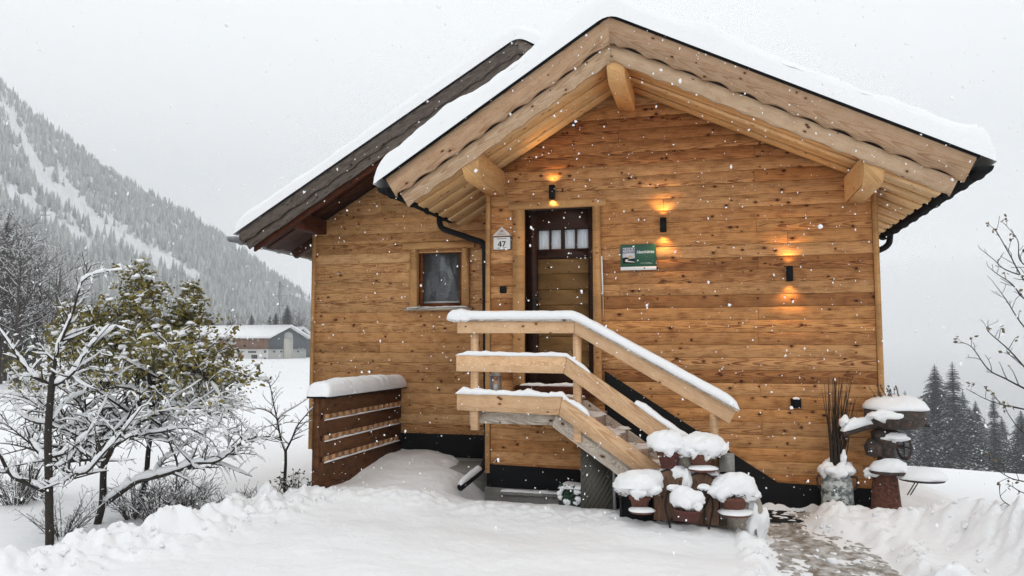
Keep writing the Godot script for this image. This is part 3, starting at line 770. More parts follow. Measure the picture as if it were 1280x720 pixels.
# thick snow lying on a roof
func roof_snow(label: String, f: Callable, xl: float, xr: float, xr_peak: float, zb: float, zf: float, thick: float, sd: float):
	var xs := PackedFloat32Array(); var zs := PackedFloat32Array()
	var x := xl
	while x < xr:
		xs.append(x)
		x += 0.012 if (x - xl < 0.2 or xr - x < 0.25) else 0.05
	xs.append(xr)
	var z := zf
	while z > zb:
		zs.append(z)
		z -= 0.012 if zf - z < 0.22 else (0.06 if zf - z < 1.6 else 0.3)
	zs.append(zb)
	zs.reverse()
	var top := func(px: float, pz: float) -> float:
		var base := 0.0
		for k in 5: base += f.call(px + (k - 2) * 0.05)
		base = minf(f.call(px) + 0.0, base / 5.0)
		var r := 0.2
		var wob := 0.08 * noise.get_noise_2d(px * 5 + sd, pz * 5) + 0.025 * noise.get_noise_2d(px * 22 + sd, pz * 22)
		var e := 1.0
		for d in [px - xl, xr - px, zf - pz]:
			e *= pow(maxf(0.0, 1.0 - pow(maxf(0.0, 1.0 - maxf(d + (wob * 0.5 if d > 0.03 else 0.0), 0.0) / r), 2.8)), 0.36)
		var ang := 1.12
		return base + 0.02 + thick * ang * e * (1.0 + wob * 2.2 + 0.16 * noise.get_noise_2d(px * 9 - sd, pz * 9) + 0.05 * noise.get_noise_2d(px * 60, pz * 60 + sd))
	var m := grid_mesh(xs, zs, top)
	lone("roof_snow", m, M.snow, label, "snow")

func build_stairs():
	var s := thing("staircase", "light timber staircase with plank railing climbing to the chalet door", "staircase", Vector3(-1.2, -1.9, 0.7))
	var zf := 1.24
	var f := plane_z(zf)
	var tk := 0.05
	var deep := func(called: String, poly: Array, z: float, mat: Material, g: float): return slab(called, PackedVector2Array(poly), plane_z(z), tk, 0.006, mat, s, g)
	# handrail, middle and lower board: level along the landing, then down the flight
	var g1 := -atan(0.553); var g2 := -atan(0.69)
	deep.call("handrail", [Vector2(-2.83, 0.29), Vector2(-1.462, 0.275), Vector2(-1.475, 0.15), Vector2(-2.83, 0.155)], zf, M.rail, 0.0)
	deep.call("handrail", [Vector2(-1.458, 0.275), Vector2(0.235, -0.665), Vector2(0.165, -0.80), Vector2(-1.471, 0.15)], zf, M.rail, g1)
	slab("handrail_cap", PackedVector2Array([Vector2(-2.85, 0.292), Vector2(-1.46, 0.277), Vector2(0.26, -0.678), Vector2(0.275, -0.65), Vector2(-1.452, 0.307), Vector2(-2.85, 0.322)]), plane_z(zf + 0.03), 0.12, 0.004, M.greyplank, s)
	deep.call("railing_board", [Vector2(-2.84, -0.095), Vector2(-1.552, -0.105), Vector2(-1.592, -0.295), Vector2(-2.84, -0.28)], zf, M.rail, 0.0)
	deep.call("railing_board", [Vector2(-1.548, -0.105), Vector2(-0.10, -1.10), Vector2(-0.20, -1.27), Vector2(-1.588, -0.295)], zf, M.rail, g2)
	deep.call("railing_board", [Vector2(-2.83, -0.535), Vector2(-1.607, -0.545), Vector2(-1.647, -0.755), Vector2(-2.83, -0.72)], zf, M.rail, 0.0)
	deep.call("railing_board", [Vector2(-1.603, -0.545), Vector2(-0.50, -1.305), Vector2(-0.60, -1.475), Vector2(-1.643, -0.755)], zf, M.rail, g2)
	for p in [[-2.64, -0.95, 0.155], [-1.45, -1.05, 0.14], [0.01, -1.95, -0.60]]:
		box("post", Vector3(p[0], (p[1] + p[2]) / 2, zf - tk - 0.047), Vector3(0.085, p[2] - p[1], 0.085), M.rail, s, 0.006)
	beam("railing_board", Vector3(-2.80, -0.19, zf - tk - 0.005), Vector3(-2.80, -0.19, 0.03), 0.035, 0.15, M.rail, s)
	# landing
	for k in 8:
		box("deck_plank", Vector3(-2.16, -0.62, 0.13 + k * 0.138), Vector3(1.26, 0.04, 0.13), M.tread, s)
	box("edge_beam", Vector3(-2.17, -0.80, 1.10), Vector3(1.08, 0.15, 0.06), M.greyplank, s)
	box("edge_beam", Vector3(-2.17, -0.80, 0.25), Vector3(1.08, 0.15, 0.06), M.greyplank, s)
	# flight
	for z in [1.16, 0.2]:
		slab("stringer", PackedVector2Array([Vector2(-1.66, -0.66), Vector2(-1.50, -0.66), Vector2(0.12, -1.78), Vector2(0.12, -2.05), Vector2(-0.07, -2.05), Vector2(-1.74, -0.885)]), plane_z(z), 0.06, 0.006, M.greyplank, s, g2)
	for k in 6:
		var x := -1.40 + k * 0.262; var y := -0.80 - k * 0.181
		box("tread", Vector3(x, y, 0.66), Vector3(0.30, 0.045, 0.94), M.tread, s, 0.008)
		box("riser", Vector3(x + 0.125, y - 0.1, 0.66), Vector3(0.02, 0.145, 0.92), M.tread, s)
	# snow on the boards
	var ax := Vector3(0, 0, 1)
	var g := "snow on the staircase railing"
	var put := func(pts: Array, w: float, h: float, label: String, rag: float):
		var o = cushion("rail_snow", pts, w, h, ax, self, rag)
		tag(o, label, "snow", g)
	put.call([Vector3(-2.93, 0.318, 1.21), Vector3(-1.50, 0.305, 1.21), Vector3(-1.40, 0.272, 1.21), Vector3(0.27, -0.652, 1.21)], 0.165, 0.10, "smooth snow cushion along the staircase handrail", 0.05)
	put.call([Vector3(-2.85, -0.095, 1.215), Vector3(-1.56, -0.106, 1.215), Vector3(-1.28, -0.30, 1.215)], 0.07, 0.045, "thin snow on the middle board of the landing railing", 0.35)
	put.call([Vector3(-2.85, -0.533, 1.215), Vector3(-1.61, -0.547, 1.215), Vector3(-1.30, -0.76, 1.215)], 0.09, 0.055, "crumbly snow on the lowest board of the landing railing", 0.7)
	put.call([Vector3(-0.82, -0.605, 1.215), Vector3(-0.1, -1.10, 1.215)], 0.1, 0.075, "snow on the lower end of the sloping middle railing board", 0.25)
	put.call([Vector3(-2.80, -0.115, 1.15), Vector3(-2.80, -0.115, 0.08)], 0.05, 0.04, "snow strip on the short board between landing railing and wall", 0.3)
	var lp := o_lump([[Vector3(-2.80, 0.32, 1.21), Vector3(0.17, 0.115, 0.12)]])
	tag(obj("rail_snow", lp, M.snow), "rounded snow pillow on the end of the landing handrail", "snow", g)
	# scattered snow left on the landing and the steps
	var st := newst()
	for k in 190:
		var x := rng.randf_range(-2.7, -0.1); var z := rng.randf_range(0.35, 1.12)
		var y := -0.60
		if x > -1.5:
			var kk := int((x + 1.53) / 0.262)
			y = -0.778 - kk * 0.181
		lump_into(st, Vector3(x, y, z), Vector3(rng.randf_range(0.02, 0.10), rng.randf_range(0.008, 0.026), rng.randf_range(0.02, 0.10)), rng.randf() * 50, 0.2, 0.5, 10, 6)
	var sc := obj("step_snow", done(st), M.snow)
	tag(sc, "patches of trodden snow left on the wooden steps", "snow"); sc.set_meta("kind", "stuff")
	# sheet panel and steel leg under the flight
	var pn := thing("lattice_panel", "olive grey perforated sheet panel closing the space under the stair", "panel", Vector3(-1.3, -2.0, 0.9))
	slab("sheet", PackedVector2Array([Vector2(-1.48, -1.13), Vector2(-1.12, -1.38), Vector2(-1.12, -1.86), Vector2(-1.48, -1.86)]), plane_z(0.80), 0.012, 0.0, plain(lin(0.085, 0.08, 0.065), 0.6), pn)
	var rod := plain(lin(0.16, 0.15, 0.125), 0.5)
	for k in 15:
		var x0 := -1.48 + k * 0.05 - 0.34
		var a := Vector2(maxf(x0, -1.475), 0); var y0 := -1.84 + maxf(0, -1.475 - x0) * 1.7
		var xt := minf(x0 + 0.42, -1.125)
		var yt := y0 + (xt - a.x) * 1.7
		var lim := -1.15 - (xt + 1.48) * 0.69
		if yt > lim:
			var t := (lim - y0) / (yt - y0)
			xt = a.x + (xt - a.x) * t; yt = lim
		if xt - a.x > 0.02 and yt > y0: beam("rod", Vector3(a.x, y0, 0.803), Vector3(xt, yt, 0.803), 0.006, 0.012, rod, pn, Vector3(0, 0, 1), 0.001)
	box("post", Vector3(-1.095, -1.7, 0.80), Vector3(0.035, 0.66, 0.035), M.zinc, pn, 0.003)
func o_lump(list: Array) -> ArrayMesh:
	var st := newst()
	for l in list: lump_into(st, l[0], l[1], rng.randf() * 70)
	return done(st)

func build_screen():
	var s := thing("terrace_screen", "dark brown plank screen with rows of pale pegs beside the terrace", "screen", Vector3(-4.53, -1.8, 0))
	var X := -4.53; var z0 := -1.12; var z1 := 1.24
	var tops := [-0.62, -0.875, -1.125, -1.375]; var hs := [0.19, 0.185, 0.185, 0.34]
	for i in 4:
		beam("plank", Vector3(X, tops[i] - hs[i] / 2, z1), Vector3(X, tops[i] - hs[i] / 2, z0), 0.055, hs[i], M.screen[i % 2], s)
		if i == 0: continue
		for k in 13:
			var z := z0 + 0.14 + k * 0.175
			box("peg", Vector3(X + 0.002, tops[i] + 0.033, z), Vector3(0.055, 0.064, 0.105), M.peg, s, 0.003)
		cushion("snow_ridge", [Vector3(X + 0.03, tops[i] - 0.004, z1 - 0.01), Vector3(X + 0.03, tops[i] - 0.004, z0 + 0.05)], 0.03, 0.016, Vector3(1, 0, 0), s, 0.5)
	for z in [z1 - 0.05, 0.05, z0 + 0.04]:
		box("post", Vector3(X - 0.075, -1.2, z), Vector3(0.09, 1.17, 0.09), M.screen[0], s)
	beam("cover", Vector3(X - 0.04, -0.605, z1 + 0.03), Vector3(X - 0.04, -0.605, z0 - 0.02), 0.30, 0.022, M.black, s)
	var c := cushion("screen_snow", [Vector3(X - 0.04, -0.592, z1 + 0.06), Vector3(X - 0.04, -0.592, z0 - 0.03)], 0.33, 0.19, Vector3(1, 0, 0), self, 0.12)
	tag(c, "rounded snow loaf on top of the dark plank screen", "snow")

# ---------- things on the wall ----------
func build_wall_things():
	var spots := [[at(690, 240, 0.075), "black cylinder wall light above the chalet door"], [at(829, 281, 0.075), "black cylinder wall light above the green sign"], [at(987, 342, 0.075), "black cylinder wall light alone on the right part of the plank wall"]]
	var glow := StandardMaterial3D.new()
	glow.albedo_color = Color(1, 0.9, 0.75); glow.emission_enabled = true; glow.emission = Color(1.0, 0.82, 0.55); glow.emission_energy_multiplier = 5.0
	for p in spots:
		var c: Vector3 = p[0]
		var t := thing("wall_light", p[1], "lamp", c + Vector3(0, -0.09, 0), "up and down wall lights on the chalet front")
		lathe("housing", c, [Vector2(0.0, -0.07), Vector2(0.030, -0.07), Vector2(0.034, -0.088), Vector2(0.04, -0.088), Vector2(0.04, 0.088), Vector2(0.034, 0.088), Vector2(0.030, 0.07), Vector2(0.0, 0.07)], M.blackmetal, t)
		box("bracket", c + Vector3(0, 0, -0.055), Vector3(0.03, 0.08, 0.04), M.blackmetal, t)
		for s in [-1.0, 1.0]:
			lathe("lens", c + Vector3(0, s * 0.0715, 0), [Vector2(0.0, 0.0), Vector2(0.028, 0.0)], glow, t, 16)
			var l := SpotLight3D.new()
			l.name = "lamp_beam"
			l.light_color = Color(1.0, 0.78, 0.47); l.light_energy = 0.22; l.spot_range = 8.0; l.spot_angle = 54.0; l.spot_angle_attenuation = 1.2
			l.spot_attenuation = 2.0; l.light_size = 0.02; l.shadow_enabled = true
			t.add_child(l, true)
			l.position = Vector3(0, 0.09 + s * 0.078, 0)
			l.rotation = Vector3(s * PI / 2, 0, 0)
	# house number
	var n := thing("house_number", "white enamel house number 47 with a gabled plate above, left of the door", "sign", at(627, 300, 0.03))
	var a := at(617, 297, 0.012); var b := at(638, 311.5, 0.012)
	slab("frame", rect(a.x - 0.008, b.y - 0.008, b.x + 0.008, a.y + 0.008), plane_z(0.016), 0.012, 0.002, M.black, n)
	slab("plate", rect(a.x, b.y, b.x, a.y), plane_z(0.0205), 0.004, 0.001, M.white, n)
	var g0 := at(615.5, 296, 0.012); var g1 := at(639, 295.5, 0.012); var g2 := at(627.5, 283, 0.012)
	slab("gable_plate", PackedVector2Array([Vector2(g0.x, g0.y + 0.008), Vector2(g1.x, g0.y + 0.008), Vector2(g2.x, g2.y)]), plane_z(0.02), 0.006, 0.001, plain(lin(0.68, 0.60, 0.57), 0.5), n)
	text("numeral", "47", 0.10, Vector3((a.x + b.x) / 2, (a.y + b.y) / 2 - 0.045, 0.0225), lin(0.01, 0.01, 0.012), n, true)
	var ink := plain(lin(0.12, 0.11, 0.12)); var red := plain(lin(0.35, 0.05, 0.06))
	for k in 2: box("print_line", Vector3((a.x + b.x) / 2, (a.y + b.y) / 2 + (0.062 if k == 0 else -0.062), 0.0212), Vector3(0.13, 0.008, 0.001), ink, n, 0.0002)
	for k in 3: box("print_line", Vector3(g2.x, g0.y + 0.025 + k * 0.018, 0.0206), Vector3(0.13 - k * 0.03, 0.005, 0.001), ink, n, 0.0002)
	slab("emblem", PackedVector2Array([Vector2(g2.x - 0.025, g2.y - 0.045), Vector2(g2.x, g2.y - 0.058), Vector2(g2.x + 0.025, g2.y - 0.045), Vector2(g2.x, g2.y - 0.075)]), plane_z(0.0212), 0.001, 0.0, red, n)
	# green sign
	var s := thing("green_sign", "green rectangular guesthouse sign with a white strip and small picture on the plank wall", "sign", at(798, 322, 0.03))
	var p0 := at(775.5, 306, 0.02); var p1 := at(820.5, 337, 0.02)
	var W := p1.x - p0.x; var H := p0.y - p1.y
	slab("panel", rect(p0.x, p1.y + 0.045, p1.x, p0.y), plane_z(0.026), 0.012, 0.001, plain(lin(0.006, 0.075, 0.035), 0.35), s)
	slab("strip", rect(p0.x, p1.y, p1.x, p1.y + 0.043), plane_z(0.026), 0.012, 0.001, M.white, s)
	var q0 := Vector2(p0.x + W * 0.06, p0.y - H * 0.88 + 0.045); var q1 := Vector2(p0.x + W * 0.405, p0.y - H * 0.13)
	slab("picture", rect(q0.x, q0.y, q1.x, q1.y), plane_z(0.0282), 0.002, 0.0, plain(lin(0.62, 0.62, 0.66)), s)
	var qh := q1.y - q0.y; var qw := q1.x - q0.x
	slab("hill", PackedVector2Array([Vector2(q0.x, q0.y), Vector2(q1.x, q0.y), Vector2(q1.x, q0.y + qh * 0.32), Vector2(q0.x + qw * 0.55, q0.y + qh * 0.30), Vector2(q0.x + qw * 0.35, q0.y + qh * 0.42), Vector2(q0.x, q0.y + qh * 0.36)]), plane_z(0.0292), 0.001, 0.0, plain(lin(0.01, 0.015, 0.012)), s)
	var arch := PackedVector2Array()
	for k in 9: arch.append(Vector2(q0.x + qw * 0.62 + cos(PI * k / 8.0) * qw * 0.22, q0.y + qh * 0.36 + sin(PI * k / 8.0) * qh * 0.16))
	slab("sun", arch, plane_z(0.0289), 0.0006, 0.0, plain(lin(0.62, 0.45, 0.25)), s)
	slab("path", PackedVector2Array([Vector2(q0.x + qw * 0.2, q0.y + qh * 0.12), Vector2(q1.x - 0.006, q0.y + qh * 0.06), Vector2(q1.x - 0.006, q0.y + qh * 0.10), Vector2(q0.x + qw * 0.35, q0.y + qh * 0.18), Vector2(q0.x + qw * 0.5, q0.y + qh * 0.27), Vector2(q0.x + qw * 0.25, q0.y + qh * 0.26)]), plane_z(0.0302), 0.001, 0.0, M.white, s)
	text("lettering", "URLAUB AM", 0.038, Vector3(q0.x + qw / 2, q1.y - 0.036, 0.0287), lin(0.05, 0.05, 0.09), s, true)
	text("lettering", "BAUERNHOF", 0.038, Vector3(q0.x + qw / 2, q1.y - 0.072, 0.0287), lin(0.05, 0.05, 0.09), s, true)
	text("lettering", "Alonhütte", 0.046, Vector3(p0.x + W * 0.70, p0.y - H * 0.36, 0.0267), lin(0.8, 0.82, 0.8), s, true)
	for k in 2: box("print_line", Vector3(p0.x + W * 0.72, p1.y + 0.078 + k * 0.012, 0.0267), Vector3(0.13 + 0.03 * (1 - k), 0.0035, 0.0008), plain(lin(0.4, 0.5, 0.42)), s, 0.0001)
	box("print_mark", Vector3(p0.x + W * 0.67, p1.y + 0.022, 0.0267), Vector3(0.018, 0.014, 0.0008), M.black, s, 0.0001)
	for k in [[0.03, 0.06], [0.97, 0.06]]:
		var c := Vector3(p0.x + W * k[0], p0.y - H * k[1], 0.028)
		box("screw", c, Vector3(0.008, 0.008, 0.004), M.zinc, s, 0.001)
	# bell, power box, thermometer strip
	var d := thing("door_bell", "small black square doorbell box left of the door", "doorbell", at(629, 362, 0.03))
	box("case", at(629, 362, 0.02), Vector3(0.085, 0.09, 0.035), M.blackmetal, d, 0.006)
	box("button", at(629, 362, 0.04), Vector3(0.03, 0.03, 0.008), M.black, d, 0.003)
	var o := thing("socket_box", "black outdoor socket box with a snow cap low on the plank wall", "socket", at(995, 503, 0.03))
	box("case", at(995, 504, 0.03), Vector3(0.11, 0.11, 0.06), M.blackmetal, o, 0.006)
	box("lid", at(995, 505, 0.062), Vector3(0.09, 0.085, 0.008), M.black, o, 0.004)
	cushion("snow_cap", [at(989.6, 498.6, 0.035), at(1000.6, 498.6, 0.035)], 0.06, 0.025, Vector3(0, 0, 1), o)
	var t := thing("thermometer", "slim white strip thermometer fixed beside the right door casing", "thermometer", at(752, 355, 0.03))
	var ta := at(752, 320, 0.02); var tb := at(753.5, 368, 0.02)
	beam("strip", ta, tb, 0.02, 0.016, M.white, t, Vector3(0, 0, 1), 0.004)
	beam("mount", tb + Vector3(0, -0.003, -0.006), tb + Vector3(0.005, -0.28, -0.006), 0.012, 0.008, plain(lin(0.5, 0.38, 0.28)), t, Vector3(0, 0, 1), 0.002)
func text(called: String, s: String, size: float, c: Vector3, col: Color, parent: Node, bold := false):
	var tm := TextMesh.new()
	tm.text = s
	var f := SystemFont.new(); f.font_names = PackedStringArray(["Droid Sans"]); f.font_weight = 700 if bold else 400
	tm.font = f; tm.font_size = 64; tm.pixel_size = size / 64.0; tm.depth = 0.001
	var o := MeshInstance3D.new()
	o.mesh = tm; o.material_override = plain(col, 0.6); o.name = called
	parent.add_child(o, true)
	o.position = c + Vector3(0, size * 0.35, 0) - offset_of(parent)

# ---------- pots and the old machine ----------
func pot(base: Vector3, r: float, h: float, mat: Material, cap: Vector3, lift: float, label: String, saucer := 0.0):
	var t := thing("flower_pot", label, "flower pot", base, "snow capped flower pots at the foot of the stair")
	lathe("pot", base, [Vector2(0.0, 0.0), Vector2(r * 0.70, 0.0), Vector2(r * 0.93, h * 0.76), Vector2(r * 1.05, h * 0.76), Vector2(r * 1.07, h * 0.98), Vector2(r * 1.0, h), Vector2(r * 0.9, h * 0.97), Vector2(r * 0.86, h * 0.85), Vector2(0.0, h * 0.85)], mat, t, 28)
	var st := newst()
	for k in 34:
		var a := rng.randf() * TAU; var rr := r * rng.randf_range(0.3, 1.0)
		var p := base + Vector3(cos(a) * rr, h * 0.85, sin(a) * rr)
		var q := base + Vector3(cos(a + rng.randf_range(-0.4, 0.4)) * cap.x * rng.randf_range(0.8, 1.05), h + lift * rng.randf_range(-0.5, 0.9), sin(a) * cap.z * rng.randf_range(0.8, 1.05))
		tube_into(st, PackedVector3Array([p, (p + q) * 0.5 + Vector3(0, 0.03, 0), q]), PackedFloat32Array([0.004, 0.004, 0.003]), 4)
	obj("dry_stems", done(st), M.drystem, t)
	var s2 := newst()
	var c := base + Vector3(0, h + lift, 0)
	lump_into(s2, c, cap, rng.randf() * 90, 0.45, 0.2, 40, 22)
	for k in 5:
		var a := TAU * k / 5.0 + rng.randf()
		lump_into(s2, c + Vector3(cos(a) * cap.x * 0.72, -cap.y * rng.randf_range(0.05, 0.3), sin(a) * cap.z * 0.72), cap * rng.randf_range(0.3, 0.42), rng.randf() * 60, 0.8, 0.25, 16, 10)
	obj("snow_cap", done(s2), M.snow, t)
	if saucer > 0.0:
		var b := base + Vector3(0.02, -0.012, 0.05)
		lathe("saucer", b, [Vector2(0, 0), Vector2(saucer * 0.85, 0.0), Vector2(saucer, 0.03), Vector2(saucer * 0.94, 0.03), Vector2(0, 0.012)], mat, t)
		var s3 := newst()
		lump_into(s3, b + Vector3(0, 0.028, 0.02), Vector3(saucer * 1.05, 0.035, saucer * 1.0), rng.randf() * 60, 0.15, 0.12, 24, 10)
		obj("saucer_snow", done(s3), M.snow, t)
func spiral(c: Vector3, r: float, turns: float, dirx: float) -> Array:
	var o := []
	for k in 22:
		var t := k / 21.0
		var a := turns * TAU * t
		var rr := r * (1.0 - 0.75 * t)
		o.append(c + Vector3(dirx * cos(a) * rr, sin(a) * rr, 0))
	return o
func arch(c: Vector3, w: float, h: float) -> PackedVector2Array:
	var p := PackedVector2Array([Vector2(c.x - w, c.y - h), Vector2(c.x + w, c.y - h)])
	for k in 15:
		var a := PI * k / 14.0
		p.append(Vector2(c.x + cos(a) * w, c.y + sin(a) * w))
	return p
func build_pots():
	var z := 1.42
	var f := func(u: float, v: float) -> Vector3: return at(u, v, z)
	# bench of stone and wood that carries the upper pots
	var b := thing("plant_bench", "low plant bench of sandstone blocks and two round topped dark boards, snowed over", "bench", f.call(860, 650))
	var c0: Vector3 = f.call(838, 607); var c1: Vector3 = f.call(877, 611)
	for q in [[c0, 0.165], [c1, 0.165]]:
		var c: Vector3 = q[0]
		var bd := slab("round_board", arch(c, q[1], 0.34), plane_z(z + 0.085), 0.05, 0.006, M.logwood, b, PI / 2)
		var pts := [Vector3(c.x - q[1], c.y - 0.34, z + 0.065)]
		for k in 19: pts.append(Vector3(c.x - cos(PI * k / 18.0) * (q[1] + 0.004), c.y + sin(PI * k / 18.0) * (q[1] + 0.004), z + 0.065))
		pts.append(Vector3(c.x + q[1], c.y - 0.34, z + 0.065))
		tube("iron_hoop", pts, 0.012, M.iron, bd, 6)
	var mid: Vector3 = f.call(856, 579)
	box("stone_block", Vector3(mid.x, mid.y - 0.03, z - 0.10), Vector3(0.19, 0.24, 0.16), M.stone, b, 0.015)
	var sh0: Vector3 = f.call(818, 588); var sh1: Vector3 = f.call(912, 588)
	box("shelf", Vector3((sh0.x + sh1.x) / 2, sh0.y - 0.045, z - 0.17), Vector3(sh1.x - sh0.x, 0.05, 0.34), M.stone, b, 0.012)
	for u in [830.0, 900.0]:
		var p: Vector3 = f.call(u, 620)
		box("stone_block", Vector3(p.x, p.y, z - 0.2), Vector3(0.22, 0.5, 0.24), M.stone, b, 0.02)
	var blk: Vector3 = f.call(909, 582)
	box("stone_block", Vector3(blk.x, blk.y - 0.01, z - 0.16), Vector3(0.15, 0.22, 0.16), M.concrete, b, 0.012)
	cushion("snow_ridge", [Vector3(sh0.x + 0.02, sh0.y - 0.02, z - 0.06), Vector3(sh1.x - 0.1, sh0.y - 0.02, z - 0.06)], 0.2, 0.05, Vector3(0, 0, 1), b, 0.4)
	lump("snow_ridge", f.call(846, 588) + Vector3(0, 0, 0.03), Vector3(0.12, 0.06, 0.07), M.snow, b, 1.2, 0.3)
	lump("snow_ridge", f.call(858, 598) + Vector3(0, 0, 0.06), Vector3(0.05, 0.12, 0.06), M.snow, b, 1.0, 0.3)
	pot(f.call(836.5, 585), 0.118, 0.17, M.terracotta2, Vector3(0.205, 0.145, 0.19), 0.07, "dark red flower pot with a round snow cap on the bench, against the stair railing")
	pot(f.call(876, 586), 0.125, 0.16, M.terracotta, Vector3(0.255, 0.165, 0.21), 0.06, "terracotta pot under a big lopsided snow cap on the bench beside a concrete block", 0.15)
	# wrought iron stand with the low middle pot
	var s := thing("iron_stand", "black wrought iron plant stand with curled scrolls between the two round boards", "plant stand", f.call(860, 652))
	for d in [[-1.0, 842.0], [1.0, 880.0]]:
		var c: Vector3 = at(d[1], 616, 1.57)
		tube("scroll", spiral(c, 0.062, 1.4, d[0]), 0.010, M.iron, s, 6)
		tube("leg", rounded([c + Vector3(d[0] * 0.062, 0, 0), c + Vector3(d[0] * 0.09, -0.14, 0), Vector3(c.x + d[0] * 0.02, -1.90, 1.57)], 0.05), 0.010, M.iron, s, 6)
		lump("snow_ridge", c + Vector3(0, 0.045, 0), Vector3(0.065, 0.042, 0.04), M.snow, s, 0.5, 0.25)
	tube("rod", [f.call(898, 596) + Vector3(0, 0, 0.1), f.call(881, 632) + Vector3(0, 0, 0.1), f.call(880, 652) + Vector3(0, 0, 0.1)], 0.008, M.iron, s, 6)
	pot(at(860.5, 650, 1.64), 0.135, 0.11, M.terracotta2, Vector3(0.162, 0.145, 0.15), 0.075, "wide low pot with a tall snow cap in the curled iron stand")
	# black crate and left pot
	var cr := thing("black_crate", "black sheet metal crate under the left snow capped pot", "crate", f.call(794, 652))
	var k0: Vector3 = f.call(775, 604); var k1: Vector3 = f.call(826, 655)
	var kc := (k0 + k1) * 0.5
	box("body", Vector3(kc.x, kc.y, z - 0.22), Vector3(k1.x - k0.x, k0.y - k1.y, 0.34), M.black, cr, 0.01)
	for sx in [-1.0, 1.0]: box("corner_post", Vector3(kc.x + sx * (k1.x - k0.x) * 0.5, kc.y, z - 0.05), Vector3(0.025, k0.y - k1.y, 0.025), M.iron, cr, 0.003)
	box("rim", Vector3(kc.x, k0.y, z - 0.05), Vector3(k1.x - k0.x, 0.025, 0.025), M.iron, cr, 0.003)
	cushion("snow_ridge", [at(826, 616, z), at(834, 640, z)], 0.05, 0.03, Vector3(0, 0, 1), cr)
	pot(at(800, 638, 1.52), 0.105, 0.15, M.terracotta, Vector3(0.25, 0.165, 0.21), 0.10, "terracotta pot with a broad snow cap standing before the black crate", 0.13)
	# right pot on its stone
	var pd := thing("stone_pedestal", "rough pale stone block plastered with snow at the end of the pot group", "stone", f.call(937, 655))
	var pc: Vector3 = f.call(933, 640)
	var st := newst()
	lump_into(st, Vector3(pc.x, pc.y - 0.05, z - 0.12), Vector3(0.17, 0.27, 0.2), 4.0, 1.0, 0.3, 20, 14)
	obj("block", done(st), M.stone, pd)
	lump("snow_ridge", Vector3(pc.x + 0.09, pc.y - 0.12, z - 0.02), Vector3(0.12, 0.26, 0.14), M.snow, pd, 1.0, 0.35)
	pot(at(917, 641, 1.50), 0.135, 0.17, M.terracotta, Vector3(0.245, 0.175, 0.21), 0.06, "terracotta pot with a ragged snow cap beside the pale stone block", 0.16)
	# snow dusted planter by the footing
	var pt := thing("planter_box", "small dark planter box crusted with snow beside the house footing", "planter", at(720, 632, 0.75))
	var a := at(698, 604, 0.75); var e := at(742, 634, 0.75)
	var green := plain(lin(0.02, 0.03, 0.024), 0.6)
	box("box", Vector3((a.x + e.x) / 2, (a.y + e.y) / 2 - 0.04, 0.65), Vector3(e.x - a.x, a.y - e.y, 0.2), green, pt, 0.01)
	var ls := newst()
	for k in 60:
		var p := Vector3(rng.randf_range(a.x + 0.03, e.x - 0.03), rng.randf_range(e.y + 0.05, a.y - 0.01), 0.765)
		var d := Vector3(rng.randf_range(-1, 1), rng.randf_range(-0.6, 1), 0.3).normalized() * 0.03
		var w := Vector3(-d.y, d.x, 0.01)
		quad(ls, p - d, p + w * 0.5, p + d, p - w * 0.5)
	obj("leaves", done(ls), plain(lin(0.02, 0.06, 0.035)), pt)
	cushion("snow_ridge", [Vector3(a.x - 0.01, a.y - 0.05, 0.65), Vector3(e.x + 0.01, a.y - 0.06, 0.65)], 0.25, 0.055, Vector3(0, 0, 1), pt, 0.3)
	for k in 14: lump("snow_ridge", Vector3(rng.randf_range(a.x, e.x), rng.randf_range(e.y + 0.02, a.y - 0.03), 0.76), Vector3(rng.randf_range(0.02, 0.06), rng.randf_range(0.015, 0.035), 0.022), M.snow, pt, 1.0, 0.4)
	# grating by the wall
	var g := thing("boot_grate", "dark iron boot scraper grating filled with snow on the cleared ground", "grate", Vector3(0.85, -1.9, 0.4))
	for k in 14: beam("bar", Vector3(0.46, -1.895, 0.14 + k * 0.04), Vector3(0.98, -1.895, 0.14 + k * 0.04), 0.008, 0.03, M.iron, g, Vector3.UP, 0.001)
	for x in [0.45, 0.99]: beam("frame", Vector3(x, -1.893, 0.12), Vector3(x, -1.893, 0.68), 0.012, 0.04, M.iron, g, Vector3.UP, 0.001)
	var gs := newst()
	for k in 44: lump_into(gs, Vector3(rng.randf_range(0.48, 0.98), -1.893, rng.randf_range(0.14, 0.66)), Vector3(rng.randf_range(0.02, 0.06), 0.018, rng.randf_range(0.012, 0.03)), rng.randf() * 50, 0.3, 0.3, 9, 6)
	obj("snow_filling", done(gs), M.snow, g)
	# lantern on the landing
	var ln := thing("lantern", "small grey lantern standing on the stair landing by the wall", "lantern", Vector3(-2.62, -0.60, 0.35))
	var lb := Vector3(-2.62, -0.60, 0.35)
	box("base", lb + Vector3(0, 0.02, 0), Vector3(0.13, 0.04, 0.13), M.redwood[0], ln)
	for sx in [-1, 1]:
		for sz in [-1, 1]: box("frame", lb + Vector3(sx * 0.055, 0.14, sz * 0.055), Vector3(0.014, 0.2, 0.014), M.zinc, ln, 0.002)
	box("glass", lb + Vector3(0, 0.14, 0), Vector3(0.1, 0.19, 0.1), M.glass, ln, 0.001)
	lathe("candle", lb + Vector3(0, 0.04, 0), [Vector2(0, 0), Vector2(0.03, 0), Vector2(0.03, 0.09), Vector2(0, 0.09)], M.white, ln, 12)
	lathe("roof", lb + Vector3(0, 0.24, 0), [Vector2(0.095, 0), Vector2(0.03, 0.06), Vector2(0.02, 0.075), Vector2(0, 0.075)], M.zinc, ln, 12)

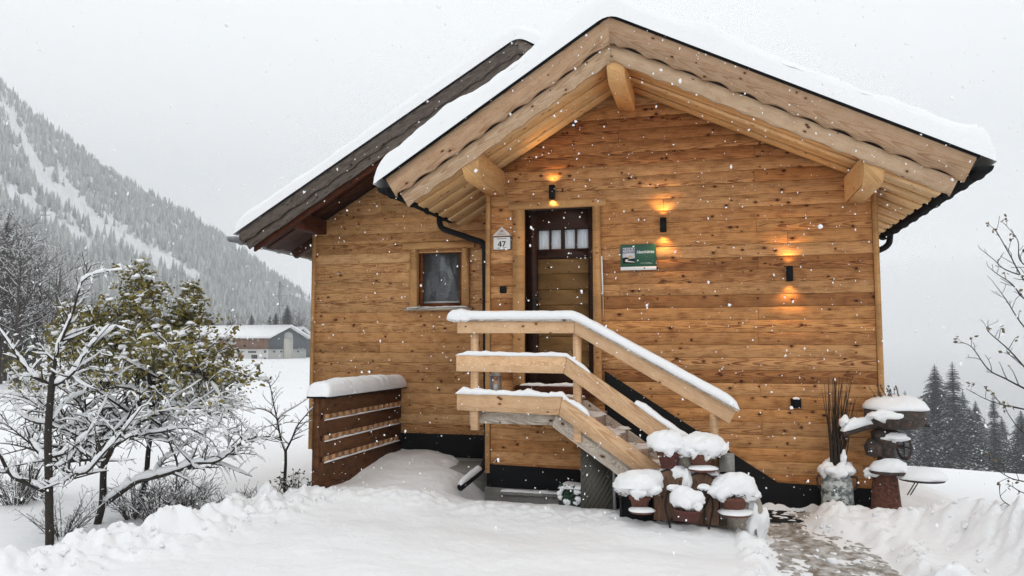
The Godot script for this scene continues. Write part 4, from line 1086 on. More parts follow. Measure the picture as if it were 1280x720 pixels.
func build_separator():
	var z := 0.35
	var b := Vector3(1.81, -1.95, z)
	var t := thing("cream_separator", "rusty old cast iron cream separator with snow filled bowl and trays at the wall corner", "machine", b)
	lathe("pedestal", b, [Vector2(0, 0), Vector2(0.20, 0.0), Vector2(0.19, 0.10), Vector2(0.165, 0.12), Vector2(0.12, 0.62), Vector2(0.135, 0.66), Vector2(0.0, 0.66)], M.rust, t, 10)
	lathe("column", b + Vector3(0.02, 0.66, 0), [Vector2(0.10, 0), Vector2(0.085, 0.15), Vector2(0.12, 0.24), Vector2(0.15, 0.3), Vector2(0.15, 0.36), Vector2(0.06, 0.40), Vector2(0, 0.40)], M.oldmetal, t, 18)
	var hub := b + Vector3(0.20, 0.86, 0.0)
	# crank wheel
	var wheel := []
	for k in 25: wheel.append(hub + Vector3(cos(TAU * k / 24.0) * 0.045, sin(TAU * k / 24.0) * 0.13, sin(TAU * k / 24.0 + 0.0) * 0.0 + cos(TAU * k / 24.0) * 0.12))
	var w := tube("crank_wheel", wheel, 0.014, M.oldmetal, t, 6)
	for k in 4: tube("spoke", [hub, wheel[k * 6]], 0.009, M.oldmetal, w, 5)
	tube("axle", [b + Vector3(0.02, 0.86, 0), hub], 0.022, M.oldmetal, t, 8)
	lathe("gear_case", b + Vector3(-0.10, 0.74, 0.02), [Vector2(0, 0), Vector2(0.09, 0.02), Vector2(0.11, 0.12), Vector2(0.07, 0.2), Vector2(0, 0.21)], M.oldmetal, t, 14)
	# spouts
	var sp := b + Vector3(0.08, 1.10, 0)
	tube("spout", [sp, sp + Vector3(-0.25, -0.02, 0.08), sp + Vector3(-0.52, -0.10, 0.16)], 0.035, M.oldmetal, t, 8)
	cushion("snow_ridge", [sp + Vector3(-0.06, 0.03, 0.02), sp + Vector3(-0.25, 0.01, 0.08), sp + Vector3(-0.53, -0.07, 0.16)], 0.13, 0.085, Vector3(0.2, 0, 1).normalized(), t, 0.35)
	lump("snow_ridge", sp + Vector3(-0.50, 0.03, 0.16), Vector3(0.05, 0.06, 0.05), M.snow, t, 0.6, 0.3)
	tube("spout", [sp + Vector3(0, 0.02, 0), sp + Vector3(0.18, 0.02, 0.05), sp + Vector3(0.36, 0.0, 0.1)], 0.018, M.oldmetal, t, 8)
	lathe("plate", sp + Vector3(0.05, 0.03, 0), [Vector2(0, 0), Vector2(0.22, 0.01), Vector2(0.23, 0.03), Vector2(0, 0.03)], M.rust, t, 20)
	lump("snow_ridge", sp + Vector3(-0.12, 0.07, 0.08), Vector3(0.16, 0.07, 0.11), M.snow, t, 0.3, 0.3)
	lump("snow_ridge", sp + Vector3(0.0, -0.13, 0.13), Vector3(0.13, 0.05, 0.06), M.snow, t, 0.6, 0.35)
	# bowl
	var bc := at(1120, 535, z)
	bc = Vector3(bc.x, bc.y, z)
	lathe("bowl", bc, [Vector2(0, 0), Vector2(0.22, 0.0), Vector2(0.28, 0.04), Vector2(0.315, 0.11), Vector2(0.315, 0.20), Vector2(0.30, 0.20), Vector2(0.29, 0.12), Vector2(0, 0.1)], M.oldmetal, t, 30)
	lump("snow_cap", bc + Vector3(0, 0.21, 0), Vector3(0.315, 0.16, 0.31), M.snow, t, 0.2, 0.12)
	lump("snow_ridge", bc + Vector3(-0.12, 0.15, 0.24), Vector3(0.19, 0.055, 0.08), M.snow, t, 0.8, 0.3)
	var st := newst()
	for k in 16:
		var a := bc + Vector3(rng.randf_range(-0.16, 0.02), 0.22, rng.randf_range(-0.1, 0.1))
		var q := a + Vector3(rng.randf_range(-0.12, 0.08), rng.randf_range(0.16, 0.26), rng.randf_range(-0.05, 0.05))
		tube_into(st, PackedVector3Array([a, a.lerp(q, 0.5) + Vector3(0.015, 0, 0), q]), PackedFloat32Array([0.004, 0.004, 0.003]), 4)
		for j in 5:
			var p := a.lerp(q, rng.randf_range(0.4, 1.0)); var d := Vector3(rng.randf_range(-1, 1), rng.randf_range(-1, 1), rng.randf_range(-1, 1)).normalized() * 0.018
			tri(st, p - d, p + Vector3(d.y, -d.x, 0.01), p + d)
	obj("dry_plant", done(st), M.drystem, t)
	# trays with snow
	var t0 := at(1111, 588, 0.5)
	lathe("tray", t0 + Vector3(0, -0.03, 0), [Vector2(0, 0), Vector2(0.19, 0), Vector2(0.2, 0.03), Vector2(0, 0.03)], M.oldmetal, t, 20)
	lump("snow_cap", t0, Vector3(0.21, 0.13, 0.17), M.snow, t, 0.15, 0.18)
	var t1 := at(1152, 598, 0.55)
	lathe("tray", t1 + Vector3(0, -0.02, 0), [Vector2(0, 0), Vector2(0.22, 0), Vector2(0.23, 0.02), Vector2(0, 0.02)], M.oldmetal, t, 20)
	lump("snow_cap", t1, Vector3(0.245, 0.125, 0.2), M.snow, t, 0.1, 0.06)
	tube("tray_arm", [t0 + Vector3(0.1, -0.03, 0), t1 + Vector3(-0.1, -0.02, 0)], 0.014, M.iron, t, 6)
	for dx in [0.0, 0.03]: tube("brace", [t1 + Vector3(-0.05 + dx, -0.02, 0), b + Vector3(0.17 + dx, 0.38, 0.2)], 0.006, M.iron, t, 5)
	lump("snow_ridge", at(1088, 590, 0.45), Vector3(0.07, 0.06, 0.06), M.snow, t, 0.6, 0.4)
	# milk churn with rods
	var cb := at(1047, 634, z)
	var m := thing("milk_churn", "white enamel milk churn with a snow collar holding tall dry rods", "milk churn", cb)
	lathe("can", cb, [Vector2(0, 0), Vector2(0.165, 0), Vector2(0.17, 0.05), Vector2(0.165, 0.30), Vector2(0.12, 0.38), Vector2(0.115, 0.44), Vector2(0.13, 0.45), Vector2(0.1, 0.44), Vector2(0, 0.40)], M.enamel, m, 26)
	for sx in [-1.0, 1.0]: tube("handle", rounded([cb + Vector3(sx * 0.14, 0.34, 0.02), cb + Vector3(sx * 0.21, 0.34, 0.02), cb + Vector3(sx * 0.2, 0.22, 0.02), cb + Vector3(sx * 0.165, 0.2, 0.02)], 0.03), 0.011, M.oldmetal, m, 6)
	var s2 := newst()
	for k in 9:
		var a := TAU * k / 9.0
		lump_into(s2, cb + Vector3(cos(a) * 0.12, 0.40 + 0.02 * sin(k * 2.3), sin(a) * 0.12), Vector3(0.085, 0.08 + 0.02 * cos(k * 3.1), 0.085), k * 7.7, 0.5, 0.3, 14, 9)
	obj("snow_collar", done(s2), M.snow, m)
	var rods := newst()
	for k in 46:
		var a := cb + Vector3(rng.randf_range(-0.07, 0.07), 0.35, rng.randf_range(-0.05, 0.05))
		var top := cb + Vector3(rng.randf_range(-0.12, 0.24), rng.randf_range(1.05, 1.45), rng.randf_range(-0.1, 0.08))
		if k < 6: top = a + Vector3(rng.randf_range(-0.02, 0.05), rng.randf_range(1.0, 1.1), 0)
		var md := a.lerp(top, 0.55) + Vector3(rng.randf_range(-0.04, 0.01), 0, 0)
		tube_into(rods, PackedVector3Array([a, md, top]), PackedFloat32Array([0.012, 0.007, 0.002]) if k < 12 else PackedFloat32Array([0.006, 0.005, 0.002]), 5)
	obj("rods", done(rods), M.rod, m)
	lump("snow_ridge", cb + Vector3(0.07, 0.54, 0.07), Vector3(0.03, 0.08, 0.03), M.snow, m, 1.0, 0.4)

# ---------- trees ----------
# branches are [points, radius at start, radius at end]
func curve(pts: Array, n := 3) -> Array:
	var o := []
	for i in pts.size() - 1:
		var p0: Vector3 = pts[maxi(i - 1, 0)]; var p1: Vector3 = pts[i]; var p2: Vector3 = pts[i + 1]; var p3: Vector3 = pts[mini(i + 2, pts.size() - 1)]
		for k in n: o.append(p1.cubic_interpolate(p2, p0, p3, float(k) / n))
	o.append(pts[-1])
	return o
func sprout(r: RandomNumberGenerator, src: Array, per_m: float, len_f: float, from := 0.15, up := 0.3, droop := 0.0) -> Array:
	var out := []
	for b in src:
		var pts: Array = b[0]; var L := 0.0
		for i in pts.size() - 1: L += pts[i].distance_to(pts[i + 1])
		var n := int(L * per_m + r.randf())
		for k in n:
			var t := from + (1.0 - from) * (k + r.randf()) / maxf(n, 1)
			var fi := t * (pts.size() - 1); var i := mini(int(fi), pts.size() - 2)
			var p: Vector3 = pts[i].lerp(pts[i + 1], fi - i)
			var d: Vector3 = (pts[i + 1] - pts[i]).normalized()
			var side := Vector3(r.randf_range(-1, 1), r.randf_range(-0.6, 1), r.randf_range(-1, 1))
			side = (side - d * side.dot(d)).normalized()
			var dir := (d * r.randf_range(0.3, 0.9) + side + Vector3.UP * up).normalized()
			var l := L * len_f * r.randf_range(0.45, 1.1) * (1.15 - 0.6 * t)
			var rr: float = lerpf(b[1], b[2], t)
			var q := [p]
			var cur := p; var dd := dir
			for j in 3:
				dd = (dd + Vector3(r.randf_range(-0.28, 0.28), r.randf_range(-0.2, 0.25) - droop * j, r.randf_range(-0.28, 0.28))).normalized()
				cur += dd * l / 3.0
				q.append(cur)
			out.append([q, minf(rr * 0.6, 0.02 + l * 0.01), maxf(rr * 0.2, 0.0022)])
	return out
func branch_mesh(list: Array, n: int) -> ArrayMesh:
	var st := newst()
	for b in list:
		var rad := PackedFloat32Array(); var m: int = b[0].size()
		for i in m: rad.append(lerpf(b[1], b[2], float(i) / (m - 1)))
		tube_into(st, PackedVector3Array(b[0]), rad, n, false)
	return done(st)
# snow lying along the upper side of branches that are not too steep
func branch_snow(r: RandomNumberGenerator, list: Array, add: float, mul: float, cover: float, n := 5) -> ArrayMesh:
	var st := newst()
	for b in list:
		var pts: Array = b[0]; var m := pts.size()
		var run := PackedVector3Array(); var rad := PackedFloat32Array()
		for i in m:
			var d: Vector3 = (pts[mini(i + 1, m - 1)] - pts[maxi(i - 1, 0)]).normalized()
			var flat := Vector2(d.x, d.z).length()
			var rr := lerpf(b[1], b[2], float(i) / (m - 1))
			var keep := flat > 0.34 and r.randf() < cover
			if keep:
				var sr := (rr * mul + add) * r.randf_range(0.62, 1.35) * clampf(flat * 1.25, 0.0, 1.0)
				if i == m - 1: sr *= 0.5
				run.append(pts[i] + Vector3.UP * (rr * 0.6 + sr * 0.62)); rad.append(sr)
			if not keep or i == m - 1:
				if run.size() >= 2:
					rad[0] *= 0.5; rad[rad.size() - 1] *= 0.5
					tube_into(st, run, rad, n, true)
				run = PackedVector3Array(); rad = PackedFloat32Array()
	return done(st)
func px_branch(list: Array, z: float, dz: float, r0: float, r1: float) -> Array:
	var p := []
	for i in list.size(): p.append(at(list[i][0], list[i][1], z + dz * float(i) / (list.size() - 1)))
	return [curve(p, 5), r0, r1]
func leaf_into(st: SurfaceTool, r: RandomNumberGenerator, p: Vector3, s: float, col: Color):
	var d := Vector3(r.randf_range(-1, 1), r.randf_range(-1, 0.6), r.randf_range(-1, 1)).normalized()
	var w := d.cross(Vector3(r.randf_range(-1, 1), r.randf_range(-1, 1), r.randf_range(-1, 1))).normalized()
	st.set_color(col)
	quad(st, p, p + d * s * 0.5 + w * s * 0.32, p + d * s, p + d * s * 0.5 - w * s * 0.32)
func build_near_trees():
	var r := RandomNumberGenerator.new(); r.seed = 5
	# the bare tree at the edge of the yard
	var z := 2.43
	var base := at(62, 668, z)
	var t := thing("fruit_tree", "bare dark fruit tree with thick snow on spreading branches at the yard bank", "tree", base)
	var trunk := [px_branch([[62, 690], [62, 668], [61, 600], [60, 545], [63, 500], [66, 470]], z, 0.05, 0.047, 0.034)]
	var limbs := [
		px_branch([[66, 474], [72, 438], [83, 411], [92, 388], [100, 359], [114, 332]], z, 0.3, 0.0237, 0.0052),
		px_branch([[102, 353], [112, 345], [129, 340], [156, 337]], z + 0.25, 0.2, 0.0096, 0.0037),
		px_branch([[66, 480], [44, 472], [27, 453], [12, 430], [-6, 405]], z, 0.5, 0.0237, 0.0104),
		px_branch([[67, 482], [80, 476], [94, 463], [112, 434], [146, 407]], z, 0.4, 0.0222, 0.0067),
		px_branch([[100, 454], [112, 436], [123, 422], [137, 406]], z + 0.2, 0.3, 0.0104, 0.0052),
		px_branch([[58, 615], [36, 605], [14, 594], [0, 569], [-12, 540]], z, 0.6, 0.0281, 0.0148),
		px_branch([[58, 577], [42, 558], [30, 545], [0, 527], [-15, 520]], z, -0.6, 0.0222, 0.0089),
		px_branch([[62, 607], [89, 593], [108, 590], [125, 572], [155, 538], [178, 508]], z, 0.7, 0.0252, 0.0067),
		px_branch([[64, 571], [83, 565], [111, 540], [128, 508], [139, 486]], z, -0.5, 0.0207, 0.0059),
		px_branch([[70, 585], [92, 570], [112, 556], [135, 545], [160, 520]], z, -0.8, 0.0163, 0.0052),
		px_branch([[61, 530], [42, 527], [28, 520], [12, 500]], z, 0.5, 0.0163, 0.0059),
		px_branch([[65, 526], [80, 505], [92, 496], [110, 490]], z, -0.5, 0.0163, 0.0059)]
	var tw := sprout(r, limbs, 12.0, 0.27, 0.08, 0.35)
	var tw2 := sprout(r, tw, 11.0, 0.42, 0.12, 0.3)
	obj("trunk", branch_mesh(trunk, 10), M.bark, t)
	var tw3 := sprout(r, tw2, 12.0, 0.6, 0.1, 0.3)
	obj("branches", branch_mesh(limbs + tw + tw2 + tw3, 5), M.bark, t)
	obj("branch_snow", branch_snow(r, limbs, 0.014, 1.15, 0.95, 7), M.snow, t)
	obj("twig_snow", branch_snow(r, tw + tw2, 0.007, 1.4, 0.8, 4), M.snow, t)
	# the leafy tree behind it
	var z2 := 1.2
	base = at(122, 655, z2)
	t = thing("leafy_tree", "broad arching tree with olive yellow leaves weighed down by snow", "tree", base)
	trunk = [px_branch([[121, 668], [122, 655], [128, 630], [129, 600], [130, 575]], z2, 0.0, 0.052, 0.038), px_branch([[131, 630], [155, 613], [172, 602], [196, 596]], z2, 0.2, 0.036, 0.026), px_branch([[170, 650], [182, 600], [186, 560], [194, 520]], z2 - 0.6, 0.0, 0.04, 0.028)]
	limbs = [
		px_branch([[196, 596], [225, 587], [245, 579], [270, 577], [287, 566], [305, 551], [322, 545]], z2 + 0.2, 0.4, 0.03, 0.006),
		px_branch([[193, 597], [200, 580], [218, 566], [240, 550], [262, 540]], z2 + 0.2, -0.5, 0.02, 0.006),
		px_branch([[130, 580], [150, 540], [175, 500], [205, 468], [235, 458], [264, 480], [286, 515]], z2, 0.4, 0.045, 0.006),
		px_branch([[130, 580], [128, 530], [135, 470], [150, 420], [170, 385], [182, 362]], z2, -0.5, 0.045, 0.006),
		px_branch([[129, 590], [112, 540], [98, 480], [92, 440], [84, 410]], z2, -0.7, 0.04, 0.006),
		px_branch([[129, 585], [100, 555], [70, 520], [40, 500], [14, 500]], z2, -0.8, 0.036, 0.006),
		px_branch([[194, 520], [203, 470], [214, 430], [228, 405], [240, 396]], z2 - 0.6, -0.3, 0.034, 0.006),
		px_branch([[194, 520], [190, 470], [182, 430], [180, 395]], z2 - 0.6, -0.6, 0.03, 0.006),
		px_branch([[190, 540], [220, 510], [250, 490], [275, 495], [290, 520]], z2 - 0.6, 0.2, 0.03, 0.006),
		px_branch([[150, 545], [190, 520], [230, 505], [265, 520], [285, 545]], z2 + 0.1, 0.6, 0.026, 0.005),
		px_branch([[140, 560], [165, 545], [200, 540], [230, 535], [258, 545]], z2 + 0.2, 0.5, 0.024, 0.005),
		px_branch([[210, 445], [230, 432], [248, 438], [268, 465], [284, 505]], z2 - 0.7, 0.3, 0.018, 0.004),
		px_branch([[135, 480], [120, 440], [112, 410], [125, 385]], z2 - 0.4, 0.3, 0.02, 0.005),
		px_branch([[214, 430], [228, 398], [238, 375], [244, 362]], z2 - 0.8, -0.5, 0.014, 0.004)]
	tw = sprout(r, limbs, 16.0, 0.33, 0.1, 0.22, 0.08)
	tw2 = sprout(r, tw, 11.0, 0.5, 0.1, 0.1, 0.16)
	for b in trunk: obj("stem", branch_mesh([b], 9), M.bark, t)
	obj("branches", branch_mesh(limbs + tw + tw2, 4), M.bark, t)
	obj("branch_snow", branch_snow(r, limbs + trunk, 0.014, 1.2, 0.93, 6), M.snow, t)
	obj("twig_snow", branch_snow(r, tw + tw2, 0.008, 1.5, 0.85, 4), M.snow, t)
	var st := newst(); var sb := newst()
	for b in tw2 + tw + limbs.slice(2):
		var pts: Array = b[0]
		for k in range(1, pts.size()):
			var p: Vector3 = pts[k]
			var leafy := ss(-0.6, 0.15, p.y + 0.35 * noise.get_noise_3d(p.x * 30, p.y * 30, p.z * 30) + 0.15)
			if r.randf() > leafy: continue
			for j in 2 + int(4 * leafy):
				var q := p + Vector3(r.randf_range(-0.09, 0.09), r.randf_range(-0.10, 0.05), r.randf_range(-0.09, 0.09))
				var yel := r.randf()
				leaf_into(st, r, q, r.randf_range(0.03, 0.085), Color(0.13, 0.115, 0.025).lerp(Color(0.27, 0.215, 0.05), yel) if r.randf() < 0.82 else Color(0.06, 0.065, 0.02))
			if r.randf() < 0.3:
				var s := r.randf_range(0.015, 0.042)
				lump_into(sb, p + Vector3(0, 0.015, 0), Vector3(s * 1.4, s * 0.7, s * 1.2), r.randf() * 60, 0.6, 0.8, 8, 6)
	obj("leaves", done(st), M.leaf, t)
	obj("leaf_snow", done(sb), M.snow, t)
	# the young tree by the screen
	var z3 := -1.14
	base = at(356, 612, z3)
	t = thing("sapling", "thin young bare tree standing beyond the plank screen", "tree", base)
	trunk = [px_branch([[356, 622], [356, 600], [357, 580], [357, 563]], z3, 0.0, 0.0274, 0.0216)]
	limbs = [
		px_branch([[357, 565], [351, 548], [346, 523], [341, 500], [337, 480], [332, 474]], z3, 0.0, 0.0187, 0.0036),
		px_branch([[357, 564], [365, 548], [372, 532], [387, 514], [402, 500]], z3, 0.3, 0.0173, 0.0043),
		px_branch([[346, 523], [337, 515], [325, 511], [310, 509], [287, 500]], z3, 0.4, 0.0115, 0.0029),
		px_branch([[349, 547], [335, 546], [317, 547], [300, 555], [285, 570]], z3, -0.4, 0.0115, 0.0029),
		px_branch([[346, 525], [356, 516], [370, 508], [390, 495]], z3, -0.3, 0.0101, 0.0029),
		px_branch([[347, 530], [335, 533], [325, 538], [320, 545]], z3, 0.3, 0.0072, 0.0022),
		px_branch([[348, 532], [358, 528], [370, 528], [378, 530]], z3, -0.3, 0.0086, 0.0022),
		px_branch([[337, 480], [328, 474], [318, 468]], z3, 0.1, 0.0058, 0.0022),
		px_branch([[338, 483], [346, 474], [350, 464]], z3, -0.1, 0.0058, 0.0022)]
	tw = sprout(r, limbs, 12.0, 0.27, 0.12, 0.2)
	tw2 = sprout(r, tw, 10.0, 0.5, 0.15, 0.2)
	obj("trunk", branch_mesh(trunk, 8), M.bark, t)
	obj("branches", branch_mesh(limbs + tw + tw2, 4), M.bark, t)
	obj("branch_snow", branch_snow(r, limbs + tw + tw2, 0.005, 1.0, 0.7, 5), M.snow, t)
	# branches reaching in from the right
	var z4 := 1.6
	base = Vector3(3.75, -1.95, z4)
	t = thing("bare_tree", "slender bare tree with a few curled brown leaves reaching in beside the snow bank", "tree", base)
	trunk = [[curve([base - Vector3(0, 0.2, 0), base + Vector3(0.05, 0.9, 0), base + Vector3(0.1, 1.8, 0.1), base + Vector3(0.25, 3.4, 0)]), 0.05, 0.02]]
	limbs = [
		px_branch([[1345, 560], [1300, 500], [1262, 476], [1236, 462], [1215, 434], [1200, 428]], z4, 0.0, 0.0115, 0.0022),
		px_branch([[1350, 520], [1290, 468], [1262, 438], [1236, 415], [1234, 408]], z4, 0.3, 0.0101, 0.0022),
		px_branch([[1345, 480], [1300, 430], [1275, 402], [1258, 375], [1241, 352]], z4, -0.2, 0.0101, 0.0022),
		px_branch([[1345, 430], [1305, 385], [1280, 373], [1265, 355], [1246, 342], [1234, 332]], z4, 0.2, 0.0101, 0.0022),
		px_branch([[1345, 420], [1300, 365], [1280, 350], [1262, 318], [1246, 290], [1242, 286]], z4, 0.2, 0.0094, 0.0022),
		px_branch([[1340, 380], [1300, 350], [1279, 345], [1255, 336], [1243, 325], [1224, 310]], z4, -0.2, 0.0094, 0.0022),
		px_branch([[1335, 390], [1298, 345], [1275, 325], [1272, 300], [1254, 278]], z4, 0.1, 0.0079, 0.0022),
		px_branch([[1335, 520], [1300, 515], [1262, 508], [1235, 500], [1208, 486]], z4, 0.3, 0.0094, 0.0022),
		px_branch([[1335, 630], [1300, 605], [1280, 602], [1262, 597], [1244, 585], [1237, 575]], z4, 0.2, 0.0086, 0.0022),
		px_branch([[1335, 665], [1300, 650], [1280, 645], [1262, 632], [1251, 622], [1249, 602]], z4, 0.2, 0.0086, 0.0022),
		px_branch([[1330, 560], [1296, 545], [1278, 540], [1262, 520], [1256, 508]], z4, -0.2, 0.0079, 0.0022),
		px_branch([[1330, 640], [1300, 622], [1279, 616], [1265, 608], [1259, 604]], z4, -0.1, 0.0072, 0.0022)]
	tw = sprout(r, limbs, 7.0, 0.18, 0.3, 0.45)
	tw2 = sprout(r, tw, 3.0, 0.5, 0.3, 0.3)
	obj("trunk", branch_mesh(trunk, 8), M.bark, t)
	obj("branches", branch_mesh(limbs + tw + tw2, 5), M.bark, t)
	obj("branch_snow", branch_snow(r, limbs + tw, 0.002, 0.6, 0.25, 4), M.snow, t)
	st = newst()
	for b in tw + limbs:
		var p: Vector3 = b[0][-1]
		var n := r.randi_range(0, 3) if r.randf() < 0.75 else 0
		for j in n: leaf_into(st, r, p + Vector3(r.randf_range(-0.02, 0.02), r.randf_range(-0.02, 0.01), 0), r.randf_range(0.028, 0.05), Color(0.08, 0.06, 0.025).lerp(Color(0.17, 0.12, 0.04), r.randf()))
	obj("leaves", done(st), M.leaf, t)
	# low shrubs along the bank
	var spots := [[20, 632, -2.3, 0.8, 46], [78, 655, -2.15, 0.62, 30], [200, 640, -2.15, 0.75, 46], [235, 636, -2.15, 0.7, 40], [168, 640, -2.2, 0.6, 30], [289, 637, -2.1, 0.55, 34], [335, 626, -2.1, 0.5, 30], [372, 606, -2.1, 0.45, 26], [48, 628, -2.35, 0.6, 30]]
	var labels := ["dense frosted shrub far out on the left meadow edge", "thin shrub growing round the foot of the dark fruit tree", "broad snow dusted shrub under the arching leafy tree", "snow dusted shrub next to the broad one under the leafy tree", "low shrub between the stems of the leafy tree", "small round shrub standing free on the yard bank", "small shrub just left of the young bare tree", "low leafy shrub between the young tree and the plank screen", "frosted shrub behind the dark fruit tree"]
	for i in spots.size():
		var s: Array = spots[i]
		var c := on_y(s[0], s[1], s[2])
		c.y = hgt(c.x, c.z) - 0.05
		var sh := thing("shrub", labels[i], "shrub", c, "low shrubs along the yard bank")
		var bs := []
		for k in s[4]:
			var a := r.randf() * TAU; var lean := r.randf_range(0.1, 0.95)
			var L: float = s[3] * r.randf_range(0.5, 1.05)
			var p0 := c + Vector3(cos(a), 0, sin(a)) * r.randf() * 0.12
			var d := Vector3(cos(a) * lean, 1.0, sin(a) * lean).normalized()
			bs.append([[p0, p0 + d * L * 0.4, p0 + d * L * 0.75 + Vector3(cos(a), 0.1, sin(a)) * 0.04, p0 + d * L + Vector3(cos(a), -0.1, sin(a)) * 0.07], 0.007, 0.002])
		var bt := sprout(r, bs, 14.0, 0.34, 0.2, 0.3)
		obj("stems", branch_mesh(bs + bt, 4), M.twig, sh)
		obj("twig_snow", branch_snow(r, bs + bt, 0.006, 1.3, 0.62, 4), M.snow, sh)
		if i == 7:
			var ls := newst()
			for b in bt:
				for j in 2: leaf_into(ls, r, b[0][-1], 0.045, Color(0.05, 0.06, 0.025))
			obj("leaves", done(ls), M.leaf, sh)

func conifer_meshes(r: RandomNumberGenerator, h: float, rad: float, droop: float) -> Array:
	var st := newst(); var sn := newst(); var tk := newst()
	tube_into(tk, PackedVector3Array([Vector3(0, -0.5, 0), Vector3(0, h * 0.5, 0), Vector3(0, h, 0)]), PackedFloat32Array([h * 0.016, h * 0.009, 0.02]), 6)
	var y := h * 0.06
	while y < h * 0.985:
		var f := 1.0 - y / h
		var R := rad * pow(f, 0.8) * r.randf_range(0.62, 1.15) + 0.08
		var n := 9 + int(7 * f)
		for k in n:
			var a := TAU * (k + r.randf() * 0.8) / n
			var L := R * r.randf_range(0.65, 1.12)
			var d := Vector3(cos(a), 0, sin(a)); var side := Vector3(-sin(a), 0, cos(a))
			var p0 := Vector3(0, y, 0)
			var tip := p0 + d * L + Vector3(0, -droop * L * r.randf_range(0.6, 1.2), 0)
			var md := p0 + d * L * 0.5 + Vector3(0, -droop * L * 0.25, 0)
			# feathery fronds left and right of the branch
			for s in 6:
				var t := (s + 0.5) / 6.0
				var p := p0.lerp(md, t * 2.0) if t < 0.5 else md.lerp(tip, t * 2.0 - 1.0)
				var wl := L * 0.34 * (1.05 - t * 0.75)
				for sg in [-1.0, 1.0]:
					var e: Vector3 = p + side * sg * wl + d * wl * 0.7 + Vector3(0, -wl * r.randf_range(0.25, 0.7), 0)
					tri(st, p, p + d * L * 0.16, e)
					tri(st, p + Vector3(0, -0.01, 0), e, p + Vector3(0, -wl * 0.5, 0) + d * 0.03)
					if r.randf() < 0.6: tri(sn, p + Vector3(0, 0.03, 0), p + d * L * 0.14 + Vector3(0, 0.035, 0), p.lerp(e, 0.62) + Vector3(0, 0.035, 0))
		y += h * 0.021 * (0.5 + 0.8 * f) * r.randf_range(0.7, 1.3)
	return [done(tk), done(st), done(sn)]
func tree_from(t: Node3D, ms: Array, names: Array, mats: Array):
	for i in ms.size():
		var o := MeshInstance3D.new()
		o.mesh = ms[i]; o.material_override = mats[i]; o.name = names[i]
		t.add_child(o, true)
func build_far_trees():
	var r := RandomNumberGenerator.new(); r.seed = 8
	var kinds := []
	for k in 4: kinds.append(conifer_meshes(r, 10.0, 2.0 + 0.35 * k, 0.32 + 0.06 * k))
	# spruces below the brow on the right: pixel of the top, distance
	var sp := [[1131, 488, 108], [1112, 500, 106], [1147, 497, 112], [1168, 455, 104], [1190, 452, 102], [1181, 480, 110], [1203, 487, 106], [1219, 500, 112], [1241, 494, 104], [1155, 492, 102], [1121, 508, 114], [1276, 512, 106], [1230, 522, 116], [1252, 520, 116], [1294, 500, 110], [1212, 508, 104]]
	var lab := ["narrow spruce of the far row, nearest to the snow filled bowl", "low spruce half hidden behind the snow filled bowl", "medium spruce just left of the tall pair", "tall dense spruce, left one of the tallest pair beyond the brow", "tall dense spruce, right one of the tallest pair beyond the brow", "spruce wedged between the two tallest ones", "spruce standing to the right of the tallest pair", "shorter dark spruce in the gap of the far row", "broad lone spruce standing right of the gap in the far row", "bushy spruce at the foot of the tallest pair", "small pale spruce at the left end of the far row", "spruce behind the bare branches at the right", "low spruce filling the gap of the far row", "low spruce behind the broad lone one", "spruce at the right end of the far row behind bare branches", "bushy low spruce in front of the gap"]
	for i in sp.size():
		var s: Array = sp[i]
		var top := away(s[0], s[1], s[2])
		var gy := hgt(top.x, top.z)
		var t := thing("spruce", lab[i], "tree", Vector3(top.x, gy, top.z), "snowy spruces beyond the brow")
		var h := top.y - gy
		tree_from(t, kinds[i % 4], ["trunk", "crown", "branch_snow"], [M.bark, M.needle, M.snow])
		var wd := h / 10.0 * r.randf_range(0.85, 1.2)
		t.scale = Vector3(wd, h / 10.0, wd); t.rotation.y = r.randf() * TAU
	# bare wood at the foot of the mountain, left
	var bare := []
	for k in 4:
		var H := 12.0
		var tr := [[[Vector3(0, -0.5, 0), Vector3(r.randf_range(-0.2, 0.2), H * 0.3, 0), Vector3(r.randf_range(-0.5, 0.5), H * 0.62, r.randf_range(-0.4, 0.4)), Vector3(r.randf_range(-0.6, 0.6), H * 0.95, 0)], 0.2, 0.03]]
		var l1 := sprout(r, tr, 2.2, 0.42, 0.25, 0.45)
		var l2 := sprout(r, l1, 1.9, 0.5, 0.2, 0.3, 0.06)
		var l3 := sprout(r, l2, 2.2, 0.55, 0.15, 0.1, 0.1)
		for b in l1 + l2 + l3: b[2] = maxf(b[2], 0.016)
		bare.append([branch_mesh(tr, 6), branch_mesh(l1 + l2 + l3, 3), branch_snow(r, l1 + l2 + l3, 0.02, 0.8, 0.62, 3)])
	var wl := ["tall bare frosted tree in the wood at the mountain foot"]
	for k in 34:
		var u := r.randf_range(-60, 108)
		var d := r.randf_range(70, 120)
		var vt := 282.0 + maxf(0.0, u - 40) * 1.35 + r.randf_range(-8, 40)
		var top := away(u, vt, d)
		var gy := hgt(top.x, top.z)
		var t := thing("bare_wood_tree", wl[0], "tree", Vector3(top.x, gy, top.z), "bare trees of the wood left of the meadow")
		tree_from(t, bare[k % 4], ["trunk", "branches", "branch_snow"], [M.twig, M.twig, M.snow])
		var s := (top.y - gy) / 12.0
		t.scale = Vector3(s * 1.15, s, s * 1.15); t.rotation.y = r.randf() * TAU
	var ct := away(10, 268, 125)
	var c := thing("dark_spruce", "dark pointed spruce rising above the bare wood", "tree", Vector3(ct.x, hgt(ct.x, ct.z), ct.z))
	tree_from(c, kinds[2], ["trunk", "crown", "branch_snow"], [M.bark, M.needle, M.snow])
	var ch := ct.y - c.position.y
	c.scale = Vector3(ch / 12.0, ch / 10.0, ch / 12.0)
